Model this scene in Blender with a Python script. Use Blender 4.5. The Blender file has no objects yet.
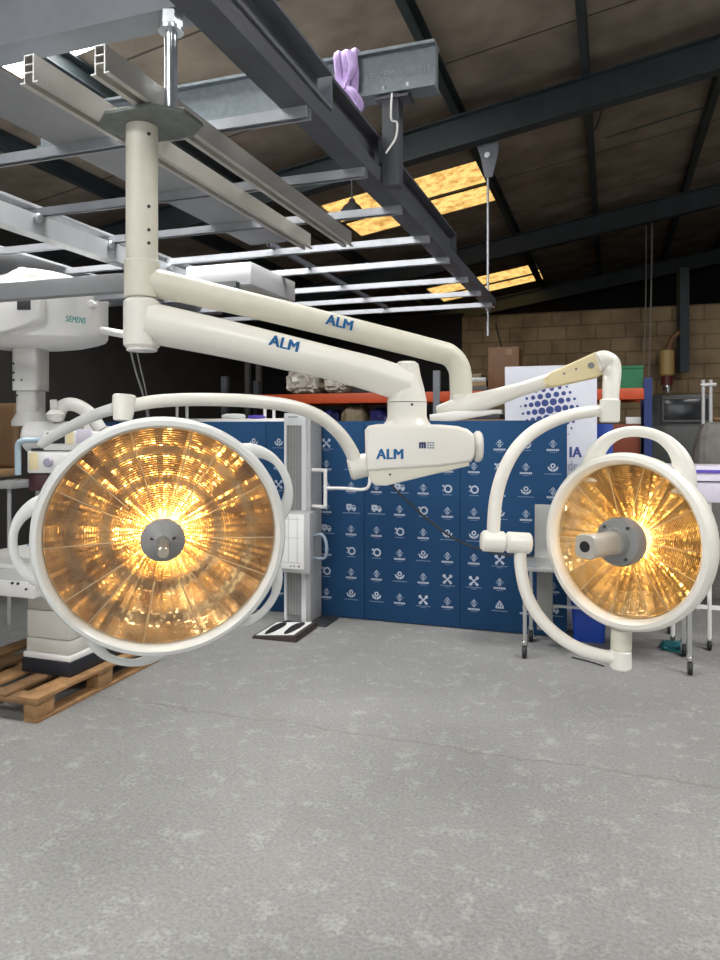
import bpy, bmesh, math, random
from mathutils import Vector, Matrix
random.seed(7)
sc = bpy.context.scene
COL = sc.collection
PI = math.pi

# ------------------------------------------------------------------ frame of the place
EYE = 1.7
FPX = 721.0
HOR = 430.0
CAM = Vector((0, 0, EYE))
A = math.atan2(251.0, FPX)                       # the building is turned this much from the camera axis
U = Vector((math.sin(A), math.cos(A), 0))        # along the hall
V = Vector((math.cos(A), -math.sin(A), 0))       # across the hall
Z = Vector((0, 0, 1))


def ray(px, py):
    return Vector(((px - 360) / FPX, 1, (HOR - py) / FPX))


def P(px, py, d):
    return CAM + ray(px, py) * d


def hit(px, py, p0, n):
    r = ray(px, py)
    return CAM + r * ((p0 - CAM).dot(n) / r.dot(n))


def at_z(px, py, z): return hit(px, py, Vector((0, 0, z)), Z)
def at_u(px, py, u): return hit(px, py, U * u, U)
def at_v(px, py, v): return hit(px, py, V * v, V)
def floor_at(px, py): return at_z(px, py, 0)
def uv(u, v, z=0): return U * u + V * v + Vector((0, 0, z))
def gu(p): return p.dot(U)
def gv(p): return p.dot(V)
def hyp(v): return 4.655 + 0.164 * v             # underside of the rafters
ROOFN = Vector((-0.164 * V.x, -0.164 * V.y, 1)).normalized()
def roof_at(px, py, off=0.47): return hit(px, py, Vector((0, 0, 4.655 + off)), ROOFN)

# ------------------------------------------------------------------ materials
MATS = {}


def mat(name, col, rough=0.5, metal=0.0, noise=0.0, nscale=6.0, bump=0.0, bscale=60.0, coat=0.0, emit=None, es=0.0, col2=None):
    if name in MATS:
        return MATS[name]
    m = bpy.data.materials.new(name)
    m.use_nodes = True
    nt = m.node_tree
    b = nt.nodes['Principled BSDF']
    b.inputs['Base Color'].default_value = (*col, 1)
    b.inputs['Roughness'].default_value = rough
    b.inputs['Metallic'].default_value = metal
    b.inputs['Coat Weight'].default_value = coat
    tc = nt.nodes.new('ShaderNodeTexCoord')
    if noise > 0 or col2:
        n = nt.nodes.new('ShaderNodeTexNoise')
        n.inputs['Scale'].default_value = nscale
        n.inputs['Detail'].default_value = 6
        n.inputs['Roughness'].default_value = 0.65
        nt.links.new(tc.outputs['Object'], n.inputs['Vector'])
        r = nt.nodes.new('ShaderNodeValToRGB')
        r.color_ramp.elements[0].position = 0.3
        r.color_ramp.elements[1].position = 0.7
        c2 = col2 or tuple(max(0, c * (1 - noise)) for c in col)
        r.color_ramp.elements[0].color = (*c2, 1)
        r.color_ramp.elements[1].color = (*(tuple(min(1, c * (1 + noise * 0.5)) for c in col) if not col2 else col), 1)
        nt.links.new(n.outputs['Fac'], r.inputs['Fac'])
        nt.links.new(r.outputs['Color'], b.inputs['Base Color'])
    if bump > 0:
        n2 = nt.nodes.new('ShaderNodeTexNoise')
        n2.inputs['Scale'].default_value = bscale
        n2.inputs['Detail'].default_value = 4
        nt.links.new(tc.outputs['Object'], n2.inputs['Vector'])
        bp = nt.nodes.new('ShaderNodeBump')
        bp.inputs['Strength'].default_value = bump
        bp.inputs['Distance'].default_value = 0.01
        nt.links.new(n2.outputs['Fac'], bp.inputs['Height'])
        nt.links.new(bp.outputs['Normal'], b.inputs['Normal'])
    if emit:
        b.inputs['Emission Color'].default_value = (*emit, 1)
        b.inputs['Emission Strength'].default_value = es
    MATS[name] = m
    return m


white = mat('white_enamel', (0.82, 0.795, 0.725), 0.3, noise=0.04, nscale=3, coat=0.25)
white2 = mat('white_plastic', (0.80, 0.79, 0.77), 0.4, noise=0.04, nscale=4)
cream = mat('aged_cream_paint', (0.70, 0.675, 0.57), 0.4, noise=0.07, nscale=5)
ivory = mat('yellowed_ivory_plastic', (0.80, 0.68, 0.40), 0.42, noise=0.06, nscale=8)
headgrey = mat('pale_grey_enamel', (0.69, 0.70, 0.68), 0.32, noise=0.04, nscale=3, coat=0.2)
hubgrey = mat('hub_grey_plastic', (0.24, 0.24, 0.235), 0.45, noise=0.06, nscale=10)
black = mat('black_rubber', (0.012, 0.012, 0.013), 0.6, noise=0.2)
darkplastic = mat('dark_plastic', (0.03, 0.03, 0.035), 0.5, noise=0.15)
logo_blue = mat('printed_logo_blue', (0.0, 0.115, 0.31), 0.5, noise=0.05)
logo_navy = mat('printed_navy', (0.01, 0.03, 0.11), 0.5, noise=0.05)
logo_grey = mat('printed_grey', (0.30, 0.32, 0.42), 0.5, noise=0.05)
teal_print = mat('printed_teal', (0.0, 0.26, 0.22), 0.5, noise=0.05)
alu = mat('aluminium_profile', (0.60, 0.585, 0.535), 0.42, metal=0.35, noise=0.1, nscale=3)
alu_lit = mat('front_lit_aluminium', (0.88, 0.88, 0.88), 0.4, metal=0.2, noise=0.03)
galv = mat('galvanised_steel', (0.20, 0.23, 0.255), 0.45, metal=0.35, noise=0.22, nscale=30)
strutm = mat('zinc_strut', (0.38, 0.395, 0.425), 0.45, metal=0.4, noise=0.12, nscale=8)
bolt = mat('bright_zinc', (0.62, 0.66, 0.70), 0.28, metal=0.85, noise=0.1, nscale=12)
darksteel = mat('dark_painted_steel', (0.075, 0.08, 0.095), 0.5, noise=0.3, nscale=4, bump=0.1)
greysteel = mat('grey_painted_steel', (0.21, 0.225, 0.255), 0.5, noise=0.18, nscale=3)
midsteel = mat('slate_painted_steel', (0.13, 0.14, 0.165), 0.5, noise=0.2, nscale=3)
raftm = mat('dark_blue_green_steel', (0.030, 0.042, 0.046), 0.6, noise=0.3, nscale=3)
panelm = mat('grey_board', (0.30, 0.31, 0.325), 0.6, noise=0.12, nscale=3)
wood = mat('pallet_timber', (0.38, 0.21, 0.09), 0.75, noise=0.4, nscale=7, bump=0.3)
woodd = mat('pallet_timber_dark', (0.25, 0.14, 0.065), 0.8, noise=0.4, nscale=7, bump=0.3)
brown = mat('brown_board', (0.16, 0.075, 0.03), 0.6, noise=0.25, nscale=5)
tan = mat('tan_vinyl', (0.15, 0.085, 0.04), 0.55, noise=0.2, nscale=4)
orange = mat('rack_orange', (0.62, 0.085, 0.02), 0.5, noise=0.15, nscale=5)
rackblue = mat('rack_blue', (0.01, 0.03, 0.16), 0.5, noise=0.15)
green = mat('crate_green', (0.01, 0.16, 0.06), 0.5, noise=0.15)
film = mat('clear_wrap_over_white', (0.55, 0.51, 0.44), 0.3, noise=0.35, nscale=9, bump=0.8, bscale=14)
purple = mat('lilac_cloth', (0.50, 0.36, 0.66), 0.85, noise=0.25, nscale=20)
bagblue = mat('dark_blue_bag', (0.02, 0.02, 0.12), 0.5, noise=0.3, nscale=8, bump=0.5, bscale=12)
bagtan = mat('tan_bag', (0.25, 0.19, 0.11), 0.6, noise=0.4, nscale=10, bump=0.5, bscale=12)
fabricblue = mat('printed_blue_fabric', (0.0145, 0.053, 0.128), 0.85, noise=0.12, nscale=1.6)
fabricblue.node_tree.nodes['Principled BSDF'].inputs['Specular IOR Level'].default_value = 0.15
fabricwhite = mat('white_print', (0.38, 0.43, 0.52), 0.6, noise=0.03)
fabricpale = mat('pale_blue_print', (0.14, 0.21, 0.33), 0.6, noise=0.03)
poster = mat('white_poster', (0.54, 0.55, 0.62), 0.55, noise=0.03)
dotblue = mat('dot_blue', (0.03, 0.055, 0.21), 0.5, noise=0.05)
brightblue = mat('bright_blue_plastic', (0.01, 0.06, 0.42), 0.4, noise=0.1)
standgrey = mat('stand_grey', (0.43, 0.43, 0.43), 0.4, metal=0.2, noise=0.08)
standlight = mat('stand_light_edge', (0.75, 0.76, 0.78), 0.35, metal=0.2, noise=0.05)
slat = mat('bellows_grey', (0.22, 0.22, 0.215), 0.55, noise=0.1)
purpletrim = mat('violet_trim', (0.10, 0.06, 0.42), 0.45, noise=0.1)
lilacwhite = mat('lilac_white', (0.62, 0.58, 0.68), 0.45, noise=0.05)
cabinetm = mat('black_cabinet', (0.012, 0.013, 0.013), 0.45, noise=0.2)
cabdoor = mat('grey_green_cabinet', (0.05, 0.055, 0.05), 0.5, noise=0.2)
upholst = mat('grey_dust_cover', (0.16, 0.15, 0.14), 0.85, noise=0.3, nscale=9, bump=0.5, bscale=20)
yellowc = mat('ochre_can', (0.40, 0.27, 0.10), 0.5, noise=0.15)
redc = mat('dark_red', (0.10, 0.01, 0.012), 0.5, noise=0.15)
steelm = mat('cart_steel', (0.42, 0.42, 0.41), 0.35, metal=0.6, noise=0.1)
chrome = mat('chrome', (0.7, 0.7, 0.7), 0.18, metal=1.0, noise=0.05)
tealcloth = mat('teal_cloth', (0.01, 0.13, 0.15), 0.8, noise=0.3)
bluegrey = mat('blue_grey_plastic', (0.40, 0.52, 0.60), 0.4, noise=0.06)
padblue = mat('blue_pad', (0.30, 0.38, 0.58), 0.5, noise=0.08)
platinum = mat('flange_plate_steel', (0.20, 0.22, 0.20), 0.5, metal=0.3, noise=0.3, nscale=12)
cardb = mat('cardboard', (0.33, 0.22, 0.12), 0.8, noise=0.2)
screen = mat('dark_screen', (0.02, 0.022, 0.025), 0.15, noise=0.05)
paper = mat('paper_white', (0.75, 0.75, 0.74), 0.5, noise=0.04)
printline = mat('print_line', (0.35, 0.36, 0.38), 0.6, noise=0.04)
chalk = mat('chalk_marks', (0.33, 0.37, 0.40), 0.8, noise=0.1)


def floor_mat():
    m = bpy.data.materials.new('worn_grey_concrete'); m.use_nodes = True
    nt = m.node_tree; b = nt.nodes['Principled BSDF']; L = nt.links.new
    tc = nt.nodes.new('ShaderNodeTexCoord')

    def noise(scale, detail=6, rough=0.6):
        n = nt.nodes.new('ShaderNodeTexNoise')
        n.inputs['Scale'].default_value = scale; n.inputs['Detail'].default_value = detail; n.inputs['Roughness'].default_value = rough
        L(tc.outputs['Object'], n.inputs['Vector']); return n

    def ramp(src, p0, c0, p1, c1):
        r = nt.nodes.new('ShaderNodeValToRGB')
        r.color_ramp.elements[0].position = p0; r.color_ramp.elements[0].color = (*c0, 1)
        r.color_ramp.elements[1].position = p1; r.color_ramp.elements[1].color = (*c1, 1)
        L(src, r.inputs['Fac']); return r

    def mix(kind, fac, a, bb):
        x = nt.nodes.new('ShaderNodeMix'); x.data_type = 'RGBA'; x.blend_type = kind
        if isinstance(fac, float): x.inputs[0].default_value = fac
        else: L(fac, x.inputs[0])
        for i, s in ((6, a), (7, bb)):
            if isinstance(s, tuple): x.inputs[i].default_value = (*s, 1)
            else: L(s, x.inputs[i])
        return x.outputs[2]
    base = ramp(noise(0.9, 8, 0.62).outputs['Fac'], 0.3, (0.235, 0.232, 0.226), 0.72, (0.31, 0.306, 0.298))
    fine = ramp(noise(60, 6, 0.75).outputs['Fac'], 0.28, (0.42, 0.42, 0.42), 0.7, (1.22, 1.22, 1.22))
    c = mix('MULTIPLY', 0.75, base.outputs[0], fine.outputs[0])
    # pale scuffs where the paint has worn
    sc1 = ramp(noise(7.5, 9, 0.75).outputs['Fac'], 0.53, (0, 0, 0), 0.64, (1, 1, 1))
    sm = nt.nodes.new('ShaderNodeMath'); sm.operation = 'MULTIPLY'; sm.inputs[1].default_value = 0.5
    L(sc1.outputs[0], sm.inputs[0])
    c = mix('MIX', sm.outputs[0], c, (0.42, 0.415, 0.405))
    # rusty pink stains
    st = ramp(noise(2.2, 10, 0.8).outputs['Fac'], 0.58, (0, 0, 0), 0.70, (1, 1, 1))
    sm2 = nt.nodes.new('ShaderNodeMath'); sm2.operation = 'MULTIPLY'; sm2.inputs[1].default_value = 0.45
    L(st.outputs[0], sm2.inputs[0])
    c = mix('MIX', sm2.outputs[0], c, (0.21, 0.165, 0.145))
    # little pits
    vo = nt.nodes.new('ShaderNodeTexVoronoi'); vo.inputs['Scale'].default_value = 4.5; L(tc.outputs['Object'], vo.inputs['Vector'])
    pit = ramp(vo.outputs['Distance'], 0.03, (1, 1, 1), 0.055, (0, 0, 0))
    sm3 = nt.nodes.new('ShaderNodeMath'); sm3.operation = 'MULTIPLY'; sm3.inputs[1].default_value = 0.5
    L(pit.outputs[0], sm3.inputs[0])
    c = mix('MIX', sm3.outputs[0], c, (0.14, 0.13, 0.12))
    # a crack / slab joint crossing the hall
    sx = nt.nodes.new('ShaderNodeSeparateXYZ'); L(tc.outputs['Object'], sx.inputs[0])
    jn = noise(2.6, 8, 0.75)
    m1 = nt.nodes.new('ShaderNodeMath'); m1.operation = 'MULTIPLY'; m1.inputs[1].default_value = 0.25; L(jn.outputs['Fac'], m1.inputs[0])
    m2 = nt.nodes.new('ShaderNodeMath'); m2.operation = 'ADD'; L(sx.outputs['Y'], m2.inputs[0]); L(m1.outputs[0], m2.inputs[1])
    m3 = nt.nodes.new('ShaderNodeMath'); m3.operation = 'SUBTRACT'; m3.inputs[1].default_value = 3.93; L(m2.outputs[0], m3.inputs[0])
    m4 = nt.nodes.new('ShaderNodeMath'); m4.operation = 'ABSOLUTE'; L(m3.outputs[0], m4.inputs[0])
    jr = ramp(m4.outputs[0], 0.003, (1, 1, 1), 0.012, (0, 0, 0))
    sm4 = nt.nodes.new('ShaderNodeMath'); sm4.operation = 'MULTIPLY'; sm4.inputs[1].default_value = 0.75
    L(jr.outputs[0], sm4.inputs[0])
    c = mix('MIX', sm4.outputs[0], c, (0.17, 0.165, 0.155))
    L(c, b.inputs['Base Color'])
    b.inputs['Roughness'].default_value = 0.62
    bp = nt.nodes.new('ShaderNodeBump'); bp.inputs['Strength'].default_value = 0.35; bp.inputs['Distance'].default_value = 0.006
    L(noise(55, 6, 0.7).outputs['Fac'], bp.inputs['Height']); L(bp.outputs['Normal'], b.inputs['Normal'])
    return m


def brick_mat(name, c1, c2, mortar, w, h, msize=0.012, rough=0.85, offset=0.5):
    m = bpy.data.materials.new(name); m.use_nodes = True
    nt = m.node_tree; b = nt.nodes['Principled BSDF']; L = nt.links.new
    tc = nt.nodes.new('ShaderNodeTexCoord')
    br = nt.nodes.new('ShaderNodeTexBrick')
    br.offset = offset
    br.inputs['Color1'].default_value = (*c1, 1); br.inputs['Color2'].default_value = (*c2, 1)
    br.inputs['Mortar'].default_value = (*mortar, 1)
    br.inputs['Scale'].default_value = 1; br.inputs['Brick Width'].default_value = w; br.inputs['Row Height'].default_value = h
    br.inputs['Mortar Size'].default_value = msize; br.inputs['Mortar Smooth'].default_value = 0.2
    mp = nt.nodes.new('ShaderNodeMapping'); mp.inputs['Location'].default_value = (w * 0.37, 0, 0)
    L(tc.outputs['Object'], mp.inputs['Vector']); L(mp.outputs[0], br.inputs['Vector'])
    n = nt.nodes.new('ShaderNodeTexNoise'); n.inputs['Scale'].default_value = 2.5; n.inputs['Detail'].default_value = 8
    L(tc.outputs['Object'], n.inputs['Vector'])
    r = nt.nodes.new('ShaderNodeValToRGB'); r.color_ramp.elements[0].position = 0.3; r.color_ramp.elements[1].position = 0.7
    r.color_ramp.elements[0].color = (0.6, 0.58, 0.55, 1); r.color_ramp.elements[1].color = (1.15, 1.12, 1.08, 1)
    L(n.outputs['Fac'], r.inputs['Fac'])
    x = nt.nodes.new('ShaderNodeMix'); x.data_type = 'RGBA'; x.blend_type = 'MULTIPLY'; x.inputs[0].default_value = 1
    L(br.outputs['Color'], x.inputs[6]); L(r.outputs['Color'], x.inputs[7]); L(x.outputs[2], b.inputs['Base Color'])
    b.inputs['Roughness'].default_value = rough
    bp = nt.nodes.new('ShaderNodeBump'); bp.inputs['Strength'].default_value = 0.4; bp.inputs['Distance'].default_value = 0.01; bp.invert = True
    L(br.outputs['Fac'], bp.inputs['Height']); L(bp.outputs['Normal'], b.inputs['Normal'])
    return m


def skylight_mat(name, ca, cb, strength, scale=9, speck=True):
    m = bpy.data.materials.new(name); m.use_nodes = True
    nt = m.node_tree; b = nt.nodes['Principled BSDF']; L = nt.links.new
    tc = nt.nodes.new('ShaderNodeTexCoord')
    n = nt.nodes.new('ShaderNodeTexNoise'); n.inputs['Scale'].default_value = scale; n.inputs['Detail'].default_value = 8; n.inputs['Roughness'].default_value = 0.75
    L(tc.outputs['Object'], n.inputs['Vector'])
    r = nt.nodes.new('ShaderNodeValToRGB'); r.color_ramp.elements[0].position = 0.38; r.color_ramp.elements[1].position = 0.55
    r.color_ramp.elements[0].color = (*cb, 1); r.color_ramp.elements[1].color = (*ca, 1)
    L(n.outputs['Fac'], r.inputs['Fac'])
    b.inputs['Base Color'].default_value = (*[c * 0.4 for c in ca], 1)
    L(r.outputs['Color'], b.inputs['Emission Color']); b.inputs['Emission Strength'].default_value = strength
    return m


def reflector_mat(name, tint, dark):
    """facetted gold-coated mirror of a lit operating lamp: a tight and a soft metallic lobe"""
    m = bpy.data.materials.new(name); m.use_nodes = True
    nt = m.node_tree; nt.nodes.clear(); L = nt.links.new
    out = nt.nodes.new('ShaderNodeOutputMaterial')
    a = nt.nodes.new('ShaderNodeBsdfPrincipled'); c = nt.nodes.new('ShaderNodeBsdfPrincipled')
    tc = nt.nodes.new('ShaderNodeTexCoord')
    n = nt.nodes.new('ShaderNodeTexNoise'); n.inputs['Scale'].default_value = 11; n.inputs['Detail'].default_value = 5
    L(tc.outputs['Object'], n.inputs['Vector'])
    r = nt.nodes.new('ShaderNodeValToRGB'); r.color_ramp.elements[0].position = 0.35; r.color_ramp.elements[1].position = 0.65
    r.color_ramp.elements[0].color = (*dark, 1); r.color_ramp.elements[1].color = (*tint, 1)
    L(n.outputs['Fac'], r.inputs['Fac'])
    for x, ro in ((a, 0.16), (c, 0.42)):
        L(r.outputs['Color'], x.inputs['Base Color'])
        x.inputs['Metallic'].default_value = 1; x.inputs['Roughness'].default_value = ro
    mx = nt.nodes.new('ShaderNodeMixShader'); mx.inputs[0].default_value = 0.6
    L(a.outputs[0], mx.inputs[1]); L(c.outputs[0], mx.inputs[2]); L(mx.outputs[0], out.inputs['Surface'])
    return m


def cover_glass_mat():
    m = bpy.data.materials.new('lamp_cover_glass'); m.use_nodes = True
    nt = m.node_tree; nt.nodes.clear(); L = nt.links.new
    out = nt.nodes.new('ShaderNodeOutputMaterial')
    t = nt.nodes.new('ShaderNodeBsdfTransparent'); g = nt.nodes.new('ShaderNodeBsdfGlossy')
    t.inputs['Color'].default_value = (0.95, 0.94, 0.92, 1)
    g.inputs['Roughness'].default_value = 0.03
    lw = nt.nodes.new('ShaderNodeLayerWeight'); lw.inputs['Blend'].default_value = 0.25
    ma = nt.nodes.new('ShaderNodeMath'); ma.operation = 'MULTIPLY_ADD'; ma.inputs[1].default_value = 0.5; ma.inputs[2].default_value = 0.04
    L(lw.outputs['Facing'], ma.inputs[0])
    mx = nt.nodes.new('ShaderNodeMixShader'); L(ma.outputs[0], mx.inputs[0]); L(t.outputs[0], mx.inputs[1]); L(g.outputs[0], mx.inputs[2])
    L(mx.outputs[0], out.inputs['Surface'])
    return m


# ------------------------------------------------------------------ mesh helpers
def new(): return bmesh.new()


def box(bm, c, size, rot=None, bev=0.0, seg=2):
    M = Matrix.Translation(Vector(c)) @ (rot.to_4x4() if rot else Matrix()) @ Matrix.Diagonal((*size, 1))
    r = bmesh.ops.create_cube(bm, size=1, matrix=M)
    if bev > 0:
        es = list({e for v in r['verts'] for e in v.link_edges})
        bmesh.ops.bevel(bm, geom=es, offset=min(bev, min(size) * 0.45), segments=seg, profile=0.5, affect='EDGES')


def extrude(bm, pts, O, X, Y, L, bev=0.0):
    """closed 2D outline pts (in X, Y) swept by the vector L"""
    O = Vector(O); L = Vector(L)
    a = [bm.verts.new(O + X * p[0] + Y * p[1]) for p in pts]
    b = [bm.verts.new(O + X * p[0] + Y * p[1] + L) for p in pts]
    n = len(pts); fs = []
    fs.append(bm.faces.new(a)); fs.append(bm.faces.new(list(reversed(b))))
    for i in range(n):
        fs.append(bm.faces.new((a[i], b[i], b[(i + 1) % n], a[(i + 1) % n])))
    bmesh.ops.recalc_face_normals(bm, faces=fs)
    if bev > 0:
        es = list({e for f in fs[:2] for e in f.edges})
        bmesh.ops.bevel(bm, geom=es, offset=bev, segments=3, profile=0.5, affect='EDGES')


def catmull(pts, k=6):
    pts = [Vector(p) for p in pts]
    if len(pts) < 3: return pts
    out = []
    q = [pts[0] * 2 - pts[1]] + pts + [pts[-1] * 2 - pts[-2]]
    for i in range(1, len(q) - 2):
        p0, p1, p2, p3 = q[i - 1], q[i], q[i + 1], q[i + 2]
        for j in range(k):
            t = j / k
            out.append(0.5 * ((2 * p1) + (p2 - p0) * t + (2 * p0 - 5 * p1 + 4 * p2 - p3) * t * t + (3 * p1 - p0 - 3 * p2 + p3) * t ** 3))
    out.append(pts[-1])
    return out


def lerp_list(vals, n):
    out = []
    for i in range(n):
        f = i / (n - 1) * (len(vals) - 1); j = min(int(f), len(vals) - 2); t = f - j
        out.append(vals[j] * (1 - t) + vals[j + 1] * t)
    return out


def tube(bm, pts, r, n=16, k=6, smooth=True, flat=None, dome=False):
    """swept round tube; r a number or list; flat=(vector, scale) squashes the section along a vector"""
    pts = catmull(pts, k) if smooth else [Vector(p) for p in pts]
    N = len(pts)
    rr = lerp_list(r, N) if isinstance(r, (list, tuple)) else [r] * N
    if dome:
        d0 = (pts[0] - pts[1]).normalized(); d1 = (pts[-1] - pts[-2]).normalized()
        hp = [pts[0] + d0 * rr[0] * 0.5 * s for s in (1, 0.8)]; tp = [pts[-1] + d1 * rr[-1] * 0.5 * s for s in (0.8, 1)]
        pts = hp + pts + tp; rr = [rr[0] * 0.35, rr[0] * 0.75] + rr + [rr[-1] * 0.75, rr[-1] * 0.35]; N += 4
    t0 = (pts[1] - pts[0]).normalized()
    up = Vector((0, 0, 1)) if abs(t0.z) < 0.9 else Vector((0, 1, 0))
    x = t0.cross(up).normalized(); rings = []
    for i in range(N):
        t = (pts[min(i + 1, N - 1)] - pts[max(i - 1, 0)]).normalized()
        x = (x - t * x.dot(t)).normalized(); y = t.cross(x)
        ring = []
        for j in range(n):
            a = 2 * PI * j / n
            o = (x * math.cos(a) + y * math.sin(a)) * rr[i]
            if flat: o = o - flat[0] * (o.dot(flat[0]) * (1 - flat[1]))
            ring.append(bm.verts.new(pts[i] + o))
        rings.append(ring)
    fs = []
    for i in range(N - 1):
        for j in range(n):
            fs.append(bm.faces.new((rings[i][j], rings[i][(j + 1) % n], rings[i + 1][(j + 1) % n], rings[i + 1][j])))
    fs.append(bm.faces.new(list(reversed(rings[0])))); fs.append(bm.faces.new(rings[-1]))
    bmesh.ops.recalc_face_normals(bm, faces=fs)


def cyl(bm, a, b, r, n=20, bev=0.0):
    a = Vector(a); b = Vector(b); d = (b - a)
    if bev > 0:
        t = d.normalized() * bev
        tube(bm, [a, a + t, b - t, b], [r - bev, r, r, r - bev], n, smooth=False)
    else:
        tube(bm, [a, b], r, n, smooth=False)


def lathe(bm, prof, O, axis=Z, n=32, close=True):
    axis = Vector(axis).normalized(); O = Vector(O)
    x = axis.orthogonal().normalized(); y = axis.cross(x)
    rings = []; fs = []
    for r, z in prof:
        if r < 1e-6: rings.append([bm.verts.new(O + axis * z)])
        else: rings.append([bm.verts.new(O + axis * z + (x * math.cos(2 * PI * j / n) + y * math.sin(2 * PI * j / n)) * r) for j in range(n)])
    for a, b in zip(rings[:-1], rings[1:]):
        for j in range(n):
            q = [a[j % len(a)], a[(j + 1) % len(a)], b[(j + 1) % len(b)], b[j % len(b)]]
            u_ = []
            for v in q:
                if v not in u_: u_.append(v)
            if len(u_) > 2: fs.append(bm.faces.new(u_))
    if close:
        for rg in (rings[0], rings[-1]):
            if len(rg) > 2: fs.append(bm.faces.new(rg))
    bmesh.ops.recalc_face_normals(bm, faces=fs)


def loft(bm, rings, caps=True):
    rs = [[bm.verts.new(p) for p in ring] for ring in rings]; fs = []; n = len(rs[0])
    for a, b in zip(rs[:-1], rs[1:]):
        for j in range(n): fs.append(bm.faces.new((a[j], a[(j + 1) % n], b[(j + 1) % n], b[j])))
    if caps: fs.append(bm.faces.new(rs[0])); fs.append(bm.faces.new(rs[-1]))
    bmesh.ops.recalc_face_normals(bm, faces=fs)


def superell(c, a, b, p=4, n=40):
    out = []
    for j in range(n):
        t = 2 * PI * j / n; ct, st = math.cos(t), math.sin(t)
        out.append(Vector(c) + Vector((a * math.copysign(abs(ct) ** (2 / p), ct), b * math.copysign(abs(st) ** (2 / p), st), 0)))
    return out


def blob(bm, c, size, seed=0, amp=0.12, sub=3, freq=4.0):
    from mathutils import noise as mn
    r = bmesh.ops.create_icosphere(bm, subdivisions=sub, radius=1)
    off = Vector((seed * 7.3, seed * 3.1, seed))
    for v in r['verts']:
        d = v.co.normalized()
        # soft pillow: push towards a box
        p = Vector([math.copysign(abs(q) ** 0.6, q) for q in d])
        k = 1 + amp * mn.noise(d * freq + off) * 2
        q = p * k
        v.co = q
    lo = [min(v.co[i] for v in r['verts']) for i in range(3)]; hi = [max(v.co[i] for v in r['verts']) for i in range(3)]
    for v in r['verts']:
        v.co = Vector([c[i] + size[i] * ((v.co[i] - lo[i]) / (hi[i] - lo[i]) - 0.5) for i in range(3)])


MW = {}


def link(o):
    COL.objects.link(o); return o


def setp(o, label=None, cat=None, group=None, kind=None):
    if label: o['label'] = label
    if cat: o['category'] = cat
    if group: o['group'] = group
    if kind: o['kind'] = kind
    return o


def thing(name, label, cat, loc=(0, 0, 0), rotz=0.0, group=None):
    o = bpy.data.objects.new(name, None); o.empty_display_size = 0.1
    link(o); o.location = loc; o.rotation_euler = (0, 0, rotz)
    MW[o] = Matrix.Translation(Vector(loc)) @ Matrix.Rotation(rotz, 4, 'Z')
    return setp(o, label, cat, group)


def obj(name, bm, m, parent=None, world=False, loc=None, rotz=0.0, sharp=35, flat=False, label=None):
    """links ONE mesh object; world=True: bm is in world coordinates, else in the parent's own frame"""
    if parent is not None: M = MW[parent]
    else: M = Matrix.Translation(Vector(loc or (0, 0, 0))) @ Matrix.Rotation(rotz, 4, 'Z')
    if world: bmesh.ops.transform(bm, matrix=M.inverted(), verts=bm.verts)
    me = bpy.data.meshes.new(name); bm.to_mesh(me); bm.free()
    me.materials.append(m)
    if not flat:
        me.shade_smooth(); me.set_sharp_from_angle(angle=math.radians(sharp))
    o = bpy.data.objects.new(name, me); link(o)
    if parent is not None: o.parent = parent
    else: o.location = loc or (0, 0, 0); o.rotation_euler = (0, 0, rotz)
    MW[o] = M
    if label: o['label'] = label
    return o


def single(name, bm, m, label, cat, loc=(0, 0, 0), rotz=0.0, group=None, world=False, **k):
    return setp(obj(name, bm, m, None, world, loc, rotz, **k), label, cat, group)


def struct(name, bm, m, loc=(0, 0, 0), rotz=0.0, **k):
    return setp(obj(name, bm, m, None, False, loc, rotz, **k), kind='structure')


def copy_tree(o, parent=None):
    c = o.copy(); COL.objects.link(c)
    if parent: c.parent = parent
    MW[c] = MW[o].copy()
    for ch in list(o.children): copy_tree(ch, c)
    return c


def dup(o, loc, label, rotz=None):
    c = copy_tree(o); c.location = loc; c['label'] = label
    if rotz is not None: c.rotation_euler = (0, 0, rotz)
    return c


def text_bm(s, h, bold=0.0, spacing=1.0):
    """text as a thin mesh: cap height h, baseline start at the origin, in the xy plane; bold thickens the strokes"""
    cu = bpy.data.curves.new('t', 'FONT'); cu.body = s; cu.size = 1.0; cu.extrude = 0.01; cu.space_character = spacing + bold * 1.2
    o = bpy.data.objects.new('t', cu); COL.objects.link(o)
    dg = bpy.context.evaluated_depsgraph_get()
    me = bpy.data.meshes.new_from_object(o.evaluated_get(dg))
    bm = new()
    for k, dx in enumerate((0,) if bold <= 0 else (-bold, -bold / 2, 0, bold / 2, bold)):
        bm.from_mesh(me)
        bm.verts.ensure_lookup_table(); m = len(me.vertices)
        for v in bm.verts[k * m:]: v.co.x += dx; v.co.z += 0.0004 * k
        if bold > 0 and k in (0, 4):
            for v in bm.verts[k * m:]: v.co.y += bold * 0.3 * (1 if k else -1)
    bpy.data.objects.remove(o); bpy.data.curves.remove(cu); bpy.data.meshes.remove(me)
    ys = [v.co.y for v in bm.verts]; xs = [v.co.x for v in bm.verts]; k = h / (max(ys) - min(ys)); x0 = min(xs); y0 = min(ys)
    for v in bm.verts: v.co = Vector(((v.co.x - x0) * k, (v.co.y - y0) * k, v.co.z * 0.03))
    return bm


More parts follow.
